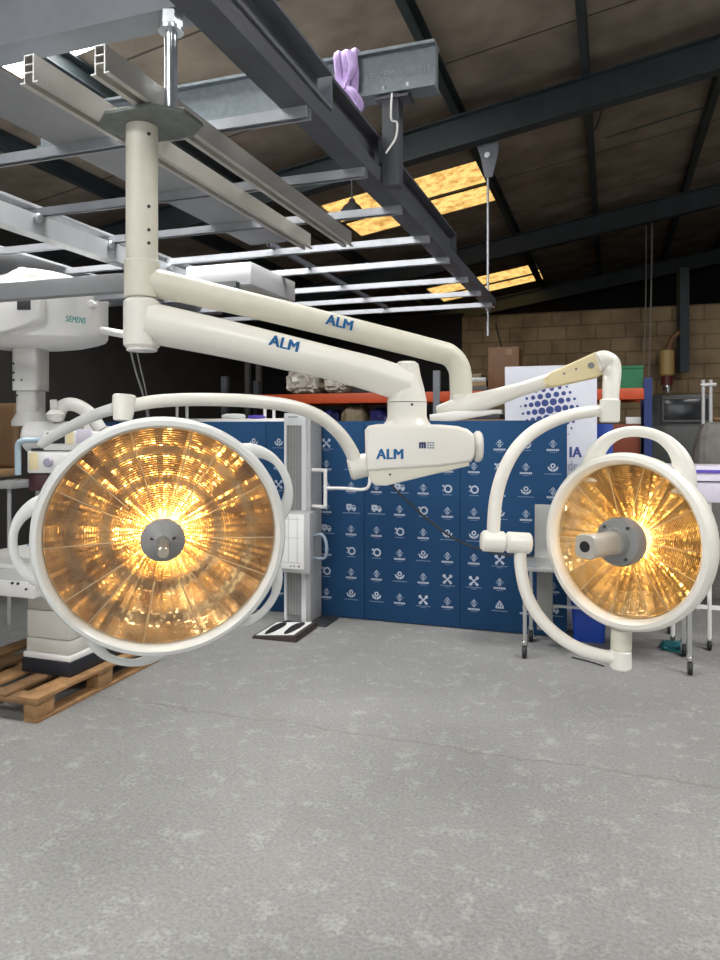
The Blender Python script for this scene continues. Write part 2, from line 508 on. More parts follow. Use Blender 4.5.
def place_text(bm, O, X, Y, width=None, curve_r=None):
    """lay a text mesh on the plane O, X, Y (or wrapped round a tube of radius curve_r whose axis runs along X)"""
    X = Vector(X).normalized(); Y = Vector(Y); Y = (Y - X * Y.dot(X)).normalized(); N = X.cross(Y)
    xm = max(v.co.x for v in bm.verts); ym = max(v.co.y for v in bm.verts)
    kx = (width / xm) if width else 1
    for v in bm.verts:
        x = v.co.x * kx; y = v.co.y - ym / 2; z = v.co.z
        if curve_r:
            a = y / curve_r
            v.co = Vector(O) + X * x + Y * (math.sin(a) * (curve_r + z)) + N * (math.cos(a) * (curve_r + z) - curve_r)
        else: v.co = Vector(O) + X * x + Y * y + N * z


RB = -A   # rotation of everything square with the building

# ================================================================== SETTING
UG = 17.0
bm = new(); box(bm, (0, 5.4, -0.05), (18, 23.6, 0.1)); struct('floor', bm, floor_mat(), rotz=RB)

UB = 12.1                                           # back wall
VB0 = gv(at_u(462, 360, UB))
bm = new(); box(bm, (0, 0, 0), (9.0 - VB0, 3.62, 0.2))
wb = struct('wall_back', bm, brick_mat('painted_blockwork', (0.27, 0.20, 0.115), (0.235, 0.175, 0.10), (0.16, 0.12, 0.072), 0.45, 0.225, 0.014))
wb.rotation_euler = (PI / 2, 0, RB); wb.location = uv(UB + 0.1, (9.0 + VB0) / 2, 1.81)
bm = new(); box(bm, (0, UG, 3.0), (18, 0.12, 6.2)); struct('wall_gable', bm, mat('dark_gable_cladding', (0.014, 0.013, 0.012), 0.8, noise=0.4, nscale=2), rotz=RB)  # gable cladding in a near-black tone with random mottling
bm = new()                                          # slatted backing added left of the blockwork, painted near-black for unlit depth
for i in range(36): box(bm, ((-9.0 + VB0) / 2, UB + 0.1, 0.05 + i * 0.1), (VB0 + 9.0, 0.06, 0.104), bev=0.01)
box(bm, ((-9.0 + VB0) / 2, UB + 0.15, 1.85), (VB0 + 9.0, 0.06, 3.7))
struct('shade_backing', bm, mat('unlit_black_slats', (0.003, 0.003, 0.0035), 0.8, noise=0.2), rotz=RB)
bm = new(); box(bm, (-6.6, 5.4, 2.5), (0.2, 23.4, 5.0)); struct('wall_left', bm, mat('dark_side_cladding', (0.05, 0.048, 0.045), 0.8, noise=0.3, nscale=1.5), rotz=RB)
bm = new(); box(bm, (5.6, 5.4, 3.3), (0.2, 23.4, 6.6)); struct('wall_right', bm, mat('dim_side_cladding', (0.10, 0.09, 0.08), 0.8, noise=0.3, nscale=1.5), rotz=RB)
# front wall behind the photographer with its big open doorway
bm = new(); box(bm, (-4.9, -6.2, 2.8), (3.4, 0.2, 5.6)); box(bm, (4.4, -6.2, 2.8), (2.4, 0.2, 5.6)); box(bm, (0, -6.2, 5.0), (6.4, 0.2, 1.4))
struct('wall_front', bm, mat('front_cladding', (0.2, 0.19, 0.18), 0.8, noise=0.2), rotz=RB)

# roof: a sloping skin made of strips, with the skylight strips left out
SL = 0.47


def roofz(v, off=SL): return hyp(v) + off


# translucent strips repeat every 5.7 m along the hall; three of the left-hand row are in view
v_lo, v_hi = -6.6, 5.6
holes = [(2.8, 4.40, -4.3, -1.42), (8.5, 10.05, -3.47, -1.46), (14.2, 15.75, -3.5, -1.36),
         (-2.9, -1.30, -4.3, -1.42), (2.8, 4.40, 1.7, 4.6), (-2.9, -1.30, 1.7, 4.6)]


def roof_quad(bm, u0, u1, v0, v1, off=SL, th=0.04):
    ps = [(u0, v0), (u1, v0), (u1, v1), (u0, v1)]
    a = [bm.verts.new((v, u, roofz(v, off))) for u, v in ps]; b = [bm.verts.new((v, u, roofz(v, off + th))) for u, v in ps]
    fs = [bm.faces.new(a), bm.faces.new(b[::-1])]
    for i in range(4): fs.append(bm.faces.new((a[i], a[(i + 1) % 4], b[(i + 1) % 4], b[i])))
    bmesh.ops.recalc_face_normals(bm, faces=fs)


bm = new()
us = sorted({-6.3, UG + 0.1} | {h[0] for h in holes} | {h[1] for h in holes})
for u0, u1 in zip(us[:-1], us[1:]):
    hh = sorted([h for h in holes if h[0] < u1 - 1e-6 and h[1] > u0 + 1e-6], key=lambda h: h[2])
    v = v_lo
    for h in hh: roof_quad(bm, u0, u1, v, h[2]); v = h[3]
    roof_quad(bm, u0, u1, v, v_hi)
struct('ceiling', bm, brick_mat('fibre_cement_roof', (0.33, 0.28, 0.225), (0.29, 0.245, 0.20), (0.09, 0.075, 0.06), 30.0, 1.55, 0.014, offset=0), rotz=RB)
sky_white = skylight_mat('clear_skylight', (1.0, 0.99, 0.96), (0.9, 0.9, 0.88), 25.0)
sky_yellow = skylight_mat('yellowed_skylight', (0.95, 0.62, 0.20), (0.45, 0.22, 0.05), 1.15, scale=7)
bm = new(); roof_quad(bm, *holes[0]); struct('window_1', bm, sky_white, rotz=RB)
# yellowed sheets: three overlapping lengths each
for wi, h in ((2, holes[1]), (3, holes[2])):
    bm = new(); k = 2
    for i in range(k):
        du = (h[1] - h[0]) / k
        roof_quad(bm, h[0] + du * i, h[0] + du * (i + 0.975), h[2] - 0.02, h[3] + 0.06 * ((i * 2) % 3 - 1), off=SL + 0.004 * (i % 2))
    struct('window_%d' % wi, bm, sky_yellow, rotz=RB)
    tn_lap = 20 + wi; um = (h[0] + h[1]) / 2
    bm = new(); roof_quad(bm, um - 0.035, um + 0.02, h[2], h[3], off=SL - 0.03, th=0.028); struct('trim_%d' % tn_lap, bm, raftm, rotz=RB)
for wi, h in ((4, holes[3]), (5, holes[4]), (6, holes[5])):  # unseen skylights at the same spacing, added for more top light
    bm = new(); roof_quad(bm, *h); struct('window_%d' % wi, bm, sky_white, rotz=RB)

# steel of the roof
def isec(w, h, t=0.014, tw=0.01):
    return [(-w / 2, 0), (w / 2, 0), (w / 2, t), (tw / 2, t), (tw / 2, h - t), (w / 2, h - t), (w / 2, h), (-w / 2, h), (-w / 2, h - t), (-tw / 2, h - t), (-tw / 2, t), (-w / 2, t)]


X_, Y_ = Vector((1, 0, 0)), Vector((0, 1, 0))
RU1 = gu(P(487, 152, 6.9)); RU2 = RU1 + 4.45
tn = 0
for ru in (RU1 - 8.9, RU1 - 4.45, RU1, RU2, RU2 + 4.45):
    tn += 1
    bm = new(); extrude(bm, isec(0.15, 0.30), (v_lo, ru, hyp(v_lo)), Y_, Z, (v_hi - v_lo, 0, 0.164 * (v_hi - v_lo)))
    struct('trim_%d' % tn, bm, raftm, rotz=RB)
pv = [gv(roof_at(400, 0, 0.31)), gv(roof_at(580, 0, 0.31)), gv(roof_at(720, 80, 0.31))]
print('PURLINS', pv)
sp = 1.2
allp = [pv[0] - 3 * 1.2, pv[0] - 2 * 1.2, pv[0] - 1.2] + pv + [pv[2] + 1.0, pv[2] + 2.0]
for v in allp:
    if v < v_lo + 0.1 or v > v_hi - 0.1: continue
    tn += 1
    bm = new()
    zz = hyp(v) + 0.302
    c = [(-0.035, 0), (0.035, 0), (0.035, 0.012), (-0.025, 0.012), (-0.025, 0.148), (0.035, 0.148), (0.035, 0.16), (-0.035, 0.16)]
    extrude(bm, c, (v, -6.2, zz), X_, Z, (0, UG + 6.2, 0)); struct('trim_%d' % tn, bm, raftm, rotz=RB)
# thin wind-brace rods under the roof skin
for (a, b) in (((612, 85), (595, 130)), ((605, 138), (705, 107)), ((660, 60), (604, 92))):
    p, q = roof_at(*a, 0.28), roof_at(*b, 0.28)
    tn += 1; bm = new(); cyl(bm, p, q, 0.008, 8); struct('trim_%d' % tn, bm, raftm)

# ================================================================== SUSPENDED STEEL FRAME
ZR = 2.77                         # underside of the two aluminium rails
ZB = ZR + 0.09                    # underside of the cross struts
HB = 0.041


def strut_sec(w=0.041, h=0.041, t=0.004, lip=0.009):
    return [(-w / 2, 0), (-w / 2 + lip, 0), (-w / 2 + lip, t), (-w / 2 + t, t), (-w / 2 + t, h - t), (w / 2 - t, h - t), (w / 2 - t, t), (w / 2 - lip, t), (w / 2 - lip, 0), (w / 2, 0), (w / 2, h), (-w / 2, h)]


def beam_v(bm, sec, u, v0, v1, z): extrude(bm, sec, (v0, u, z), Y_, Z, (v1 - v0, 0, 0))
def beam_u(bm, sec, v, u0, u1, z): extrude(bm, sec, (v, u0, z), X_, Z, (0, u1 - u0, 0))


# right-hand longitudinal beam: long channel below, heavier I-beam on top of its near half
beam_edge = at_z(489, 306, ZB + HB)
VBM = gv(beam_edge)
UEND = gu(beam_edge) + 0.03
bm = new(); beam_u(bm, [(-0.05, 0), (0.06, 0), (0.06, 0.07), (0.05, 0.07), (0.05, 0.01), (-0.04, 0.01), (-0.04, 0.07), (-0.05, 0.07)], 0, 0.9, UEND, 0)
single('steel_channel', bm, darksteel, 'long dark steel channel receding under the hanging frame, cross struts fixed beneath it', 'steel beam', uv(0, VBM, ZB + HB), RB)
t_ibeam = thing('steel_beam', 'heavy dark I-beam running away from the camera on top of the long channel', 'steel beam', uv(0, VBM - 0.005, ZB + HB + 0.071), RB)
uA = gu(at_z(449, 257, ZB + HB + 0.07)); uN = gu(at_z(330, 118, ZB + HB + 0.07))
bm = new(); beam_u(bm, isec(0.10, 0.17, 0.014), 0, uN, uA, 0); obj('beam_section', bm, darksteel, t_ibeam)
bm = new(); box(bm, (0, uN - 0.004, 0.085), (0.10, 0.008, 0.17)); obj('end_plate', bm, greysteel, t_ibeam)  # near end plate in paler grey, painting in the light on it
bm = new(); box(bm, (0, uA + 0.004, 0.085), (0.10, 0.008, 0.17)); obj('end_plate', bm, darksteel, t_ibeam)
# near haunched plate at the head of the channel
bm = new(); beam_u(bm, isec(0.14, 0.15, 0.012), 0, 0.75, uN - 0.06, 0)
single('steel_beam', bm, midsteel, 'near grey-blue I-beam overhead, between the top left beam and the dark I-beam', 'steel beam', uv(0, VBM + 0.0, ZB + HB + 0.071), RB)

# cross struts every 60 cm
bars = [(297, 120), (358, 178), (398, 214), (423, 243), (439, 264), (456, 283), (474, 296), (488, 307)]
where = ['first cross strut of the hanging frame, nearest the camera', 'second cross strut, behind the near ends of the aluminium rails', 'third cross strut from the camera, over the middle of the aluminium rails',
         'fourth cross strut, at the far ends of the aluminium rails', 'fifth cross strut, just above the white ceiling box', 'sixth cross strut, third from the far end of the frame',
         'seventh cross strut, last but one of the frame', 'farthest cross strut at the tip of the dark channel']
strut_u = []
for i, b in enumerate(bars):
    p = at_z(b[0], b[1], ZB); strut_u.append(gu(p))
    bm = new(); beam_v(bm, strut_sec(), 0, -4.6, VBM + 0.055, 0)
    single('cross_strut', bm, strutm, 'zinc ' + where[i], 'strut', uv(gu(p), 0, ZB), RB, group='cross struts of the hanging frame')
print('STRUTS', strut_u, 'VBM', VBM, UEND)

# twin aluminium rails
def rail(px_end, far_px, label, py):
    p = at_z(px_end, py, ZR); u0 = gu(p); v = gv(p); u1 = gu(at_z(far_px[0], far_px[1], ZR))
    t = thing('aluminium_rail', label, 'rail', uv(u0, v, ZR), RB, group='twin aluminium lamp rails')
    L = u1 - u0
    bm = new()
    for sx in (-0.017, 0.017):
        beam_u(bm, [(-0.002, 0.004), (0.002, 0.004), (0.002, 0.088), (-0.002, 0.088)], sx, 0.001, L, 0)
    for z0 in (0.03, 0.055, 0.084): beam_u(bm, [(-0.015, 0), (0.015, 0), (0.015, 0.004), (-0.015, 0.004)], 0, 0.001, L, z0)
    for sx in (-0.024, 0.024): beam_u(bm, [(-0.010, 0), (0.010, 0), (0.010, 0.004), (-0.010, 0.004)], sx, 0.001, L, 0)
    obj('extrusion', bm, alu, t)
    bm = new()
    for sx in (-0.017, 0.017): box(bm, (sx, 0, 0.046), (0.004, 0.002, 0.084))
    for z0 in (0.032, 0.057, 0.086): box(bm, (0, 0, z0), (0.03, 0.002, 0.004))
    for sx in (-0.024, 0.024): box(bm, (sx, 0, 0.002), (0.02, 0.002, 0.004))
    obj('cut_end', bm, alu_lit, t)  # end faces get a paler metal, painting in the light from the front
    return u0, v, u1


r1 = rail(29, (322, 248), 'left one of the twin aluminium rails above the lamp column', 83)
r2 = rail(100, (360, 246), 'right one of the twin aluminium rails, passing behind the thick bolt', 74)
print('RAILS', r1, r2)

# left white channel with bolts, under the struts
pa = at_z(0, 213, ZB - 0.055); VL = gv(pa)
t = thing('mounting_channel', 'pale grey channel hung under the struts at far left, with round bolt heads', 'channel', uv(0, VL, ZB - 0.11), RB)
bm = new(); beam_u(bm, [(-0.06, 0), (0.03, 0), (0.03, 0.109), (-0.06, 0.109), (-0.06, 0.099), (0.02, 0.099), (0.02, 0.01), (-0.06, 0.01)], 0, 2.2, 5.6, 0); obj('channel_section', bm, mat('pale_channel_paint', (0.42, 0.44, 0.46), 0.4, metal=0.2, noise=0.08), t)
for uu in (strut_u[1], strut_u[2], strut_u[3]):
    bm = new(); cyl(bm, (0.034, uu - 0.05, 0.085), (0.055, uu - 0.05, 0.085), 0.026, 12, 0.006); obj('bolt_head', bm, bolt, t)

# grey boards lying on the struts
def board(l0, l1, u0, u1, z, label, m=panelm):
    v0, v1 = sorted((gv(at_z(*l0, z)), gv(at_z(*l1, z))))
    bm = new(); box(bm, (0, 0, 0.009), (v1 - v0, u1 - u0, 0.018), bev=0.002)
    single('ceiling_board', bm, m, label, 'board', uv((u0 + u1) / 2, (v0 + v1) / 2, z), RB, group='boards lying on the hanging frame')
    return v0, v1


ZP = ZB + HB + 0.001
board((118, 142), (66, 151), 1.7, 4.2, ZP, 'grey board lying over the struts beside the left aluminium rail')
board((60, 217), (60, 226), 2.3, 5.4, ZP, 'narrow pale board on the struts beside the pale channel at left')
board((20, 254), (20, 278), 3.0, 6.6, ZP, 'grey board above the pale hose of the ceiling x-ray unit')

# thin dark runner under the far struts
pr = at_z(263, 254, ZB - 0.03)
bm = new(); beam_u(bm, strut_sec(0.03, 0.03), 0, strut_u[3] - 0.1, strut_u[7] + 0.05, 0)
single('runner_strut', bm, midsteel, 'thin dark runner laid across the tops of the far cross struts', 'strut', uv(0, gv(pr), ZB + HB + 0.001), RB)

# top left grey girder crossing above
zg = ZB + 0.235
pg = at_z(95, 36, zg)
bm = new(); beam_v(bm, isec(0.12, 0.24, 0.016), 0, -3.2, gv(at_z(192, 10, zg)), 0)
ug = gu(pg)
single('steel_girder', bm, greysteel, 'big grey girder across the top left corner, behind the thick bolt', 'steel beam', uv(ug, 0, zg), RB)
# it rests on the near beam through a packer
# galvanised beam with writing
zgv = 3.33
p_end = at_z(437, 90, zgv); ugv = gu(p_end)
t = thing('galvanised_beam', 'galvanised I-beam with faint white writing, lilac ribbon tied round it', 'steel beam', uv(ugv, 0, zgv), RB)
vL = gv(at_z(60, 160, zgv)); vR = gv(p_end)
bm = new(); beam_v(bm, isec(0.11, 0.22, 0.016, 0.05), 0, vL, vR, 0); obj('beam_section', bm, galv, t)
bm = text_bm('KESCEMIA IHI 215', 0.035, 0.0); place_text(bm, uv(ugv, gv(at_u(367, 72, ugv)), 0) + Z * (zgv + 0.10) - U * 0.029, V, Z, width=gv(at_u(436, 60, ugv)) - gv(at_u(367, 72, ugv)) - 0.02)
obj('chalk_writing', bm, chalk, t, world=True, label='faint white lettering')
for px in (384, 408):
    q = at_u(px, 86, ugv - 0.04); bm = new(); q.z = zgv + 0.016; cyl(bm, q, q + Z * 0.02, 0.012, 8); obj('bolt', bm, bolt, t, world=True)
# post carrying it
zt = zgv - 0.001
z0 = at_u(405, 186, ugv).z
vpost = VBM + 0.106
t = thing('steel_post', 'short dark post bolted to the side of the I-beam, under the galvanised beam', 'steel post', uv(ugv, vpost, z0), RB)
bm = new(); box(bm, (0, 0, (zt - z0) / 2), (0.085, 0.085, zt - z0), bev=0.003); obj('post_section', bm, darksteel, t)
bm = new(); box(bm, (-0.0515, 0, ZB + HB + 0.071 + 0.085 - z0), (0.0175, 0.075, 0.12)); obj('side_bracket', bm, darksteel, t)
bm = new(); box(bm, (0.01, 0, zt - z0 - 0.02), (0.17, 0.105, 0.012)); obj('cap_plate', bm, darksteel, t)
# lilac ribbon knotted round the galvanised beam
pc = at_u(350, 76, ugv)
vr = gv(pc)
t = thing('ribbon', 'lilac ribbon knotted round the galvanised beam', 'ribbon', uv(ugv, vr, zgv), RB)
bm = new()
for k, dx in enumerate((-0.045, -0.005, 0.04)):
    tube(bm, [(dx, -0.060, 0.0), (dx + 0.01, -0.062, 0.11), (dx, -0.058, 0.224), (dx, 0.058, 0.224), (dx, 0.062, 0.1), (dx, 0.056, -0.005), (dx, -0.056, -0.005), (dx, -0.060, 0.0)], 0.02, 8, flat=(Y_, 0.5))
obj('wrap', bm, purple, t)
bm = new(); blob(bm, (0.0, -0.085, 0.05), (0.07, 0.05, 0.07), 3, 0.2); obj('knot', bm, purple, t)
bm = new(); tube(bm, [(0, -0.085, 0.05), (-0.10, -0.095, 0.075), (-0.115, -0.095, 0.02), (-0.03, -0.09, 0.03)], [0.012, 0.022, 0.02, 0.01], 8); obj('bow_loop', bm, purple, t)
bm = new(); tube(bm, [(0.0, -0.085, 0.05), (0.05, -0.10, 0.0), (0.08, -0.09, -0.06), (0.03, -0.09, -0.10), (0.0, -0.088, -0.03)], [0.012, 0.022, 0.025, 0.018, 0.01], 8); obj('bow_loop', bm, purple, t)
bm = new(); tube(bm, [(0.01, -0.08, 0.06), (0.045, -0.085, 0.14), (0.02, -0.08, 0.22)], [0.012, 0.024, 0.016], 8, flat=(Y_, 0.4)); obj('ribbon_tail', bm, purple, t)
# white cable dangling by the post
q0 = P(397, 96, gv(Vector((0, 0, 0))) + 0) if False else at_u(394, 98, ugv - 0.07)
dq = q0.y
bm = new(); tube(bm, [P(392, 93, dq), P(391, 108, dq), P(391.5, 120, dq), P(397, 123, dq), P(395.5, 138, dq), P(386, 153, dq - 0.02)], 0.005, 8)
single('cable', bm, white2, 'short white cable dangling beside the dark post', 'cable', world=True)
# thick bolt with its nut
PB = at_z(171, 110, ZR + 0.002)
t = thing('hanging_bolt', 'thick bright zinc bolt rising from the lamp mounting plate', 'bolt', PB)
ztop = CAM.z + (HOR - 12) / FPX * PB.y
rb = 6.3 / FPX * PB.y
bm = new(); cyl(bm, PB, Vector((PB.x, PB.y, ztop)), rb, 20); obj('shank', bm, bolt, t, world=True)
bm = new(); cyl(bm, Vector((PB.x, PB.y, ztop - 0.055)), Vector((PB.x, PB.y, ztop - 0.005)), rb * 1.85, 6, 0.004); obj('nut', bm, bolt, t, world=True)
bm = new(); cyl(bm, Vector((PB.x, PB.y, ztop - 0.068)), Vector((PB.x, PB.y, ztop - 0.056)), rb * 2.0, 24); obj('washer', bm, bolt, t, world=True)
# long rod at right hanging from the rafter with a bracket
pr = at_u(488, 300, UEND - 0.03); vrod = gv(pr); urod = UEND - 0.04
t = thing('hanger_rod', 'thin threaded hanger rod with bracket, dropping from the rafter to the far channel end', 'hanger rod', uv(urod, vrod, 2.45), RB)
zlow = CAM.z + (HOR - 336) / FPX * pr.y; zbr = hyp(vrod)
bm = new(); cyl(bm, (0, 0, zlow - 2.45), (0, 0, zbr - 2.45 - 0.02), 0.012, 12); obj('rod', bm, strutm, t)
bm = new(); extrude(bm, [(-0.11, 0.0), (0.11, 0.0), (0.10, -0.12), (0.045, -0.33), (-0.03, -0.33), (-0.07, -0.12)], (0, -0.016, zbr - 2.45 - 0.001), X_, Z, (0, 0.03, 0), 0.004); obj('bracket', bm, midsteel, t)
bm = new(); cyl(bm, (0, -0.02, zbr - 2.45 - 0.12), (0, -0.035, zbr - 2.45 - 0.12), 0.03, 12, 0.004); obj('bracket_bolt', bm, bolt, t)
bm = new(); box(bm, (0, 0, ZB + HB - 2.45 - 0.01), (0.12, 0.09, 0.012)); cyl(bm, (0, 0, ZB + HB - 2.45 - 0.045), (0, 0, ZB + HB - 2.45 - 0.016), 0.028, 6); obj('washer_plate', bm, bolt, t)

# white ceiling box
uc0 = strut_u[3] + 0.08
c0 = at_u(251, 284, uc0)
ztopc = ZB - 0.002
vb = gv(at_u(251, 275, uc0)); va = gv(at_u(186, 278, uc0))
zbot = c0.z
Lb = gu(at_z(294, 302, zbot)) - uc0
t = thing('ceiling_box', 'white rectangular ceiling box hung under the struts behind the column', 'ceiling box', uv(uc0, (va + vb) / 2, zbot), RB)
bm = new(); box(bm, (0, Lb / 2, (ztopc - zbot) * 0.5), (vb - va, Lb, ztopc - zbot), bev=0.006); obj('casing', bm, mat('box_white', (0.58, 0.59, 0.60), 0.4, noise=0.04), t)
bm = new(); box(bm, (0, Lb / 2, -0.004), (vb - va - 0.06, Lb - 0.1, 0.008)); obj('diffuser', bm, alu, t)

# lower left grey beam carrying the ceiling unit
pb0 = P(0, 301, 3.75)
ulb = gu(P(60, 297, 3.6)); zlb = P(60, 297, 3.6).z
v1b = gv(at_u(139, 290, ulb)); h = 17.0 / FPX * 3.7
t = thing('grey_bar', 'grey box-section bar in front of the ceiling x-ray unit, ending behind the column', 'steel beam', uv(ulb, v1b, zlb), RB)
bm = new(); box(bm, (-1.1, 0, h / 2), (2.2, 0.06, h), bev=0.005); obj('box_section', bm, mat('bar_grey', (0.27, 0.28, 0.29), 0.45, noise=0.08), t)
for dx in (-0.95, -0.02):
    bm = new(); cyl(bm, (dx, 0, h - 0.002), (dx, 0, ZB - zlb + 0.01), 0.008, 8); obj('hanger', bm, bolt, t)
# strut stub next to the column
pst = P(97, 301, 4.1)
bm = new(); extrude(bm, strut_sec(0.05, 0.05, 0.005), (0, 0, 0), Y_, Z, (0.9, 0, 0))
single('strut_offcut', bm, strutm, 'open-ended zinc strut poking out beside the ceiling x-ray unit', 'strut', uv(gu(pst), gv(pst), pst.z), RB)

# ================================================================== SURGICAL LIGHT
DC = 2.5
top = P(142, 128, DC)
TL = thing('surgical_light', 'white double-headed operating light with two lit golden lamp heads, hung from the steel frame', 'surgical light', Vector((top.x, top.y, ZR)))
pxm = DC / FPX
cx, cy = top.x, top.y
# mounting plate
bm = new()
oc = [(0.185, 0.07), (0.10, 0.135), (-0.12, 0.135), (-0.185, 0.06), (-0.185, -0.05), (-0.10, -0.12), (0.09, -0.12), (0.185, -0.05)]
extrude(bm, [(x * 0.92 + 0.03, y) for x, y in oc], Vector((cx, cy, ZR - 0.018)), V, U, (0, 0, 0.016), 0.003)
obj('mounting_plate', bm, platinum, TL, world=True)
bm = new()
z1 = CAM.z + (HOR - 262) * pxm; z2 = CAM.z + (HOR - 299) * pxm; z3 = CAM.z + (HOR - 349) * pxm
cyl(bm, (cx, cy, ZR - 0.02), (cx, cy, z1), 15.6 * pxm, 36); obj('column', bm, cream, TL, world=True)
bm = new(); cyl(bm, (cx, cy, z1 + 0.003), (cx, cy, z2 + 0.002), 17.2 * pxm, 36, 0.004)
hubU = obj('upper_pivot', bm, cream, TL, world=True)
bm = new(); cyl(bm, (cx, cy, z2), (cx, cy, z3), 18 * pxm, 36, 0.012)
hubL = obj('lower_pivot', bm, white, TL, world=True)
bm = new(); cyl(bm, (cx, cy, z3 - 0.008), (cx, cy, z3 + 0.002), 15 * pxm, 32, 0.003); obj('pivot_cap', bm, white2, hubL, world=True)
for a_ in (0.4, 0.85):
    for zz in (ZR - 0.12, z1 + 0.03, z1 + 0.12):
        pass
dirs = (V * 0.86 - U * 0.5).normalized()
for zs in (ZR - 0.06, z1 + 0.055, z1 + 0.18, z1 + 0.10):
    q = Vector((cx, cy, zs)) + dirs * (15.6 * pxm)
    bm = new(); cyl(bm, q - dirs * 0.004, q + dirs * 0.003, 0.006, 8); obj('screw', bm, darkplastic, TL, world=True)

# arms
DA, DE = 2.5, 2.72
a0, a1 = P(146, 322, DA), P(352, 368, 2.68)
axl = (a1 - a0).normalized()
bm = new(); tube(bm, [a0, P(240, 342, 2.58), a1], [0.072, 0.066, 0.061], 28); lower = obj('lower_arm', bm, white, TL, world=True)
bm = new(); tube(bm, [P(340, 365.5, 2.67), P(372, 374, 2.7), P(408, 386, DE)], [0.0625, 0.0655, 0.066], 28); obj('arm_sleeve', bm, headgrey if False else white, lower, world=True)
# elbow neck
ne = P(407, 386, DE); k = DE / FPX


def zz(py): return CAM.z + (HOR - py) * k


bm = new()
lathe(bm, [(0, zz(361)), (8 * k, zz(361.5)), (11.5 * k, zz(364)), (13.5 * k, zz(375)), (17 * k, zz(388)), (19.5 * k, zz(400)), (19.8 * k, zz(402))], (ne.x, ne.y, 0), Z, 36); elbow = obj('elbow', bm, white, TL, world=True)
bm = new(); lathe(bm, [(19.6 * k, zz(402.6)), (19.6 * k, zz(416)), (21 * k, zz(421)), (25 * k, zz(425.5)), (25 * k, zz(430))], (ne.x, ne.y, 0), Z, 36); obj('neck', bm, white, TL, world=True)
bm = new(); q = P(412, 404.5, DE - 0.074); cyl(bm, q, q - Y_ * 0.004, 0.005, 10); obj('screw', bm, darkplastic, TL, world=True)


def logo(s, px0, py0, px1, py1, d, hpx, parent, m, rad=None, bold=0.035, d1=None):
    """lettering between two photo points at depths d, d1; on a tube (rad given) the depths are those of its axis"""
    p0 = P(px0, py0, d); p1 = P(px1, py1, d1 or d); bm = text_bm(s, hpx / FPX * d, bold)
    if rad:
        X = (p1 - p0).normalized(); N = X.cross((Z - X * Z.dot(X)).normalized()); p0 = p0 + N * rad; p1 = p1 + N * rad
    place_text(bm, p0, p1 - p0, Z, width=(p1 - p0).length, curve_r=rad)
    return obj('logo', bm, m, parent, world=True, label='%s lettering' % ('blue' if m is logo_blue else 'printed'), flat=True)


# distance from the axis to the near side of a tube, as seen from the camera
logo('ALM', 267, 341.5, 296, 349, 2.603, 11.0, lower, logo_blue, 0.0665, 0.045, 2.629)
u0_, u1_ = P(146, 281, DA), P(445, 355, 2.84)
bm = new(); tube(bm, [u0_, P(240, 302.5, 2.6), P(340, 327, 2.73), P(432, 350, 2.83), P(450, 356, 2.86), P(459, 368, 2.87), P(461, 384, 2.87), P(461, 398, 2.87)], [0.05, 0.046, 0.045, 0.0445, 0.0445, 0.0445, 0.044, 0.043], 24)
upper = obj('upper_arm', bm, cream, TL, world=True)
logo('ALM', 322.5, 320.5, 349, 327.5, 2.707, 10.5, upper, logo_blue, 0.0505, 0.045, 2.741)
# little round dimples where the logos of the castings are
# control box
dB0, dB1 = 2.60, 2.84
prof = [(365, 430), (369, 425.5), (378, 424), (440, 424.5), (458, 426), (468, 429), (474, 434), (476, 444), (475.5, 455), (472, 462), (440, 466.5), (366, 471)]
pts = [(P(x, y, dB0).x, P(x, y, dB0).z) for x, y in prof]
bm = new(); extrude(bm, pts, (0, dB0, 0), X_, Z, (0, dB1 - dB0, 0), 0.014); cbx = obj('control_box', bm, white, TL, world=True)
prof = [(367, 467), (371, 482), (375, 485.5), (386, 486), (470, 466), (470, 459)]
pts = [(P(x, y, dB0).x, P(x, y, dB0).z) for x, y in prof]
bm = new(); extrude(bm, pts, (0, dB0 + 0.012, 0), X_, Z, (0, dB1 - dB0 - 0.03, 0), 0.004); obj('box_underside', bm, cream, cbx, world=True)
q = P(474, 446.5, (dB0 + dB1) / 2 - 0.04)
bm = new(); cyl(bm, q, q + X_ * 0.028, 0.058, 28, 0.008); obj('end_cap', bm, white, cbx, world=True)
bm = new(); q = P(390, 474.5, dB0 + 0.012); cyl(bm, q + Y_ * 0.002, q - Y_ * 0.003, 0.004, 8); obj('screw', bm, darkplastic, cbx, world=True)
logo('ALM', 376, 454.0, 403.5, 454.0, dB0 - 0.001, 10.5, cbx, logo_blue, None, 0.05)
logo('m', 419, 445.3, 426, 445.3, dB0 - 0.001, 6.6, cbx, logo_navy, None, 0.07)
bm = new()
for r_ in range(3):
    for c_ in range(3):
        q = P(428 + c_ * 2.6, 442.8 + r_ * 2.5, dB0 - 0.0005); box(bm, q, (0.0075, 0.001, 0.0055))
obj('logo_block', bm, logo_grey, cbx, world=True)
# pivot joining the yoke to the box
q0, q1 = P(349, 469, 2.70), P(368, 463, 2.70)
bm = new(); cyl(bm, q0, q1 + X_ * 0.02, 11.8 / FPX * 2.70, 28, 0.008); obj('yoke_pivot', bm, white, TL, world=True)

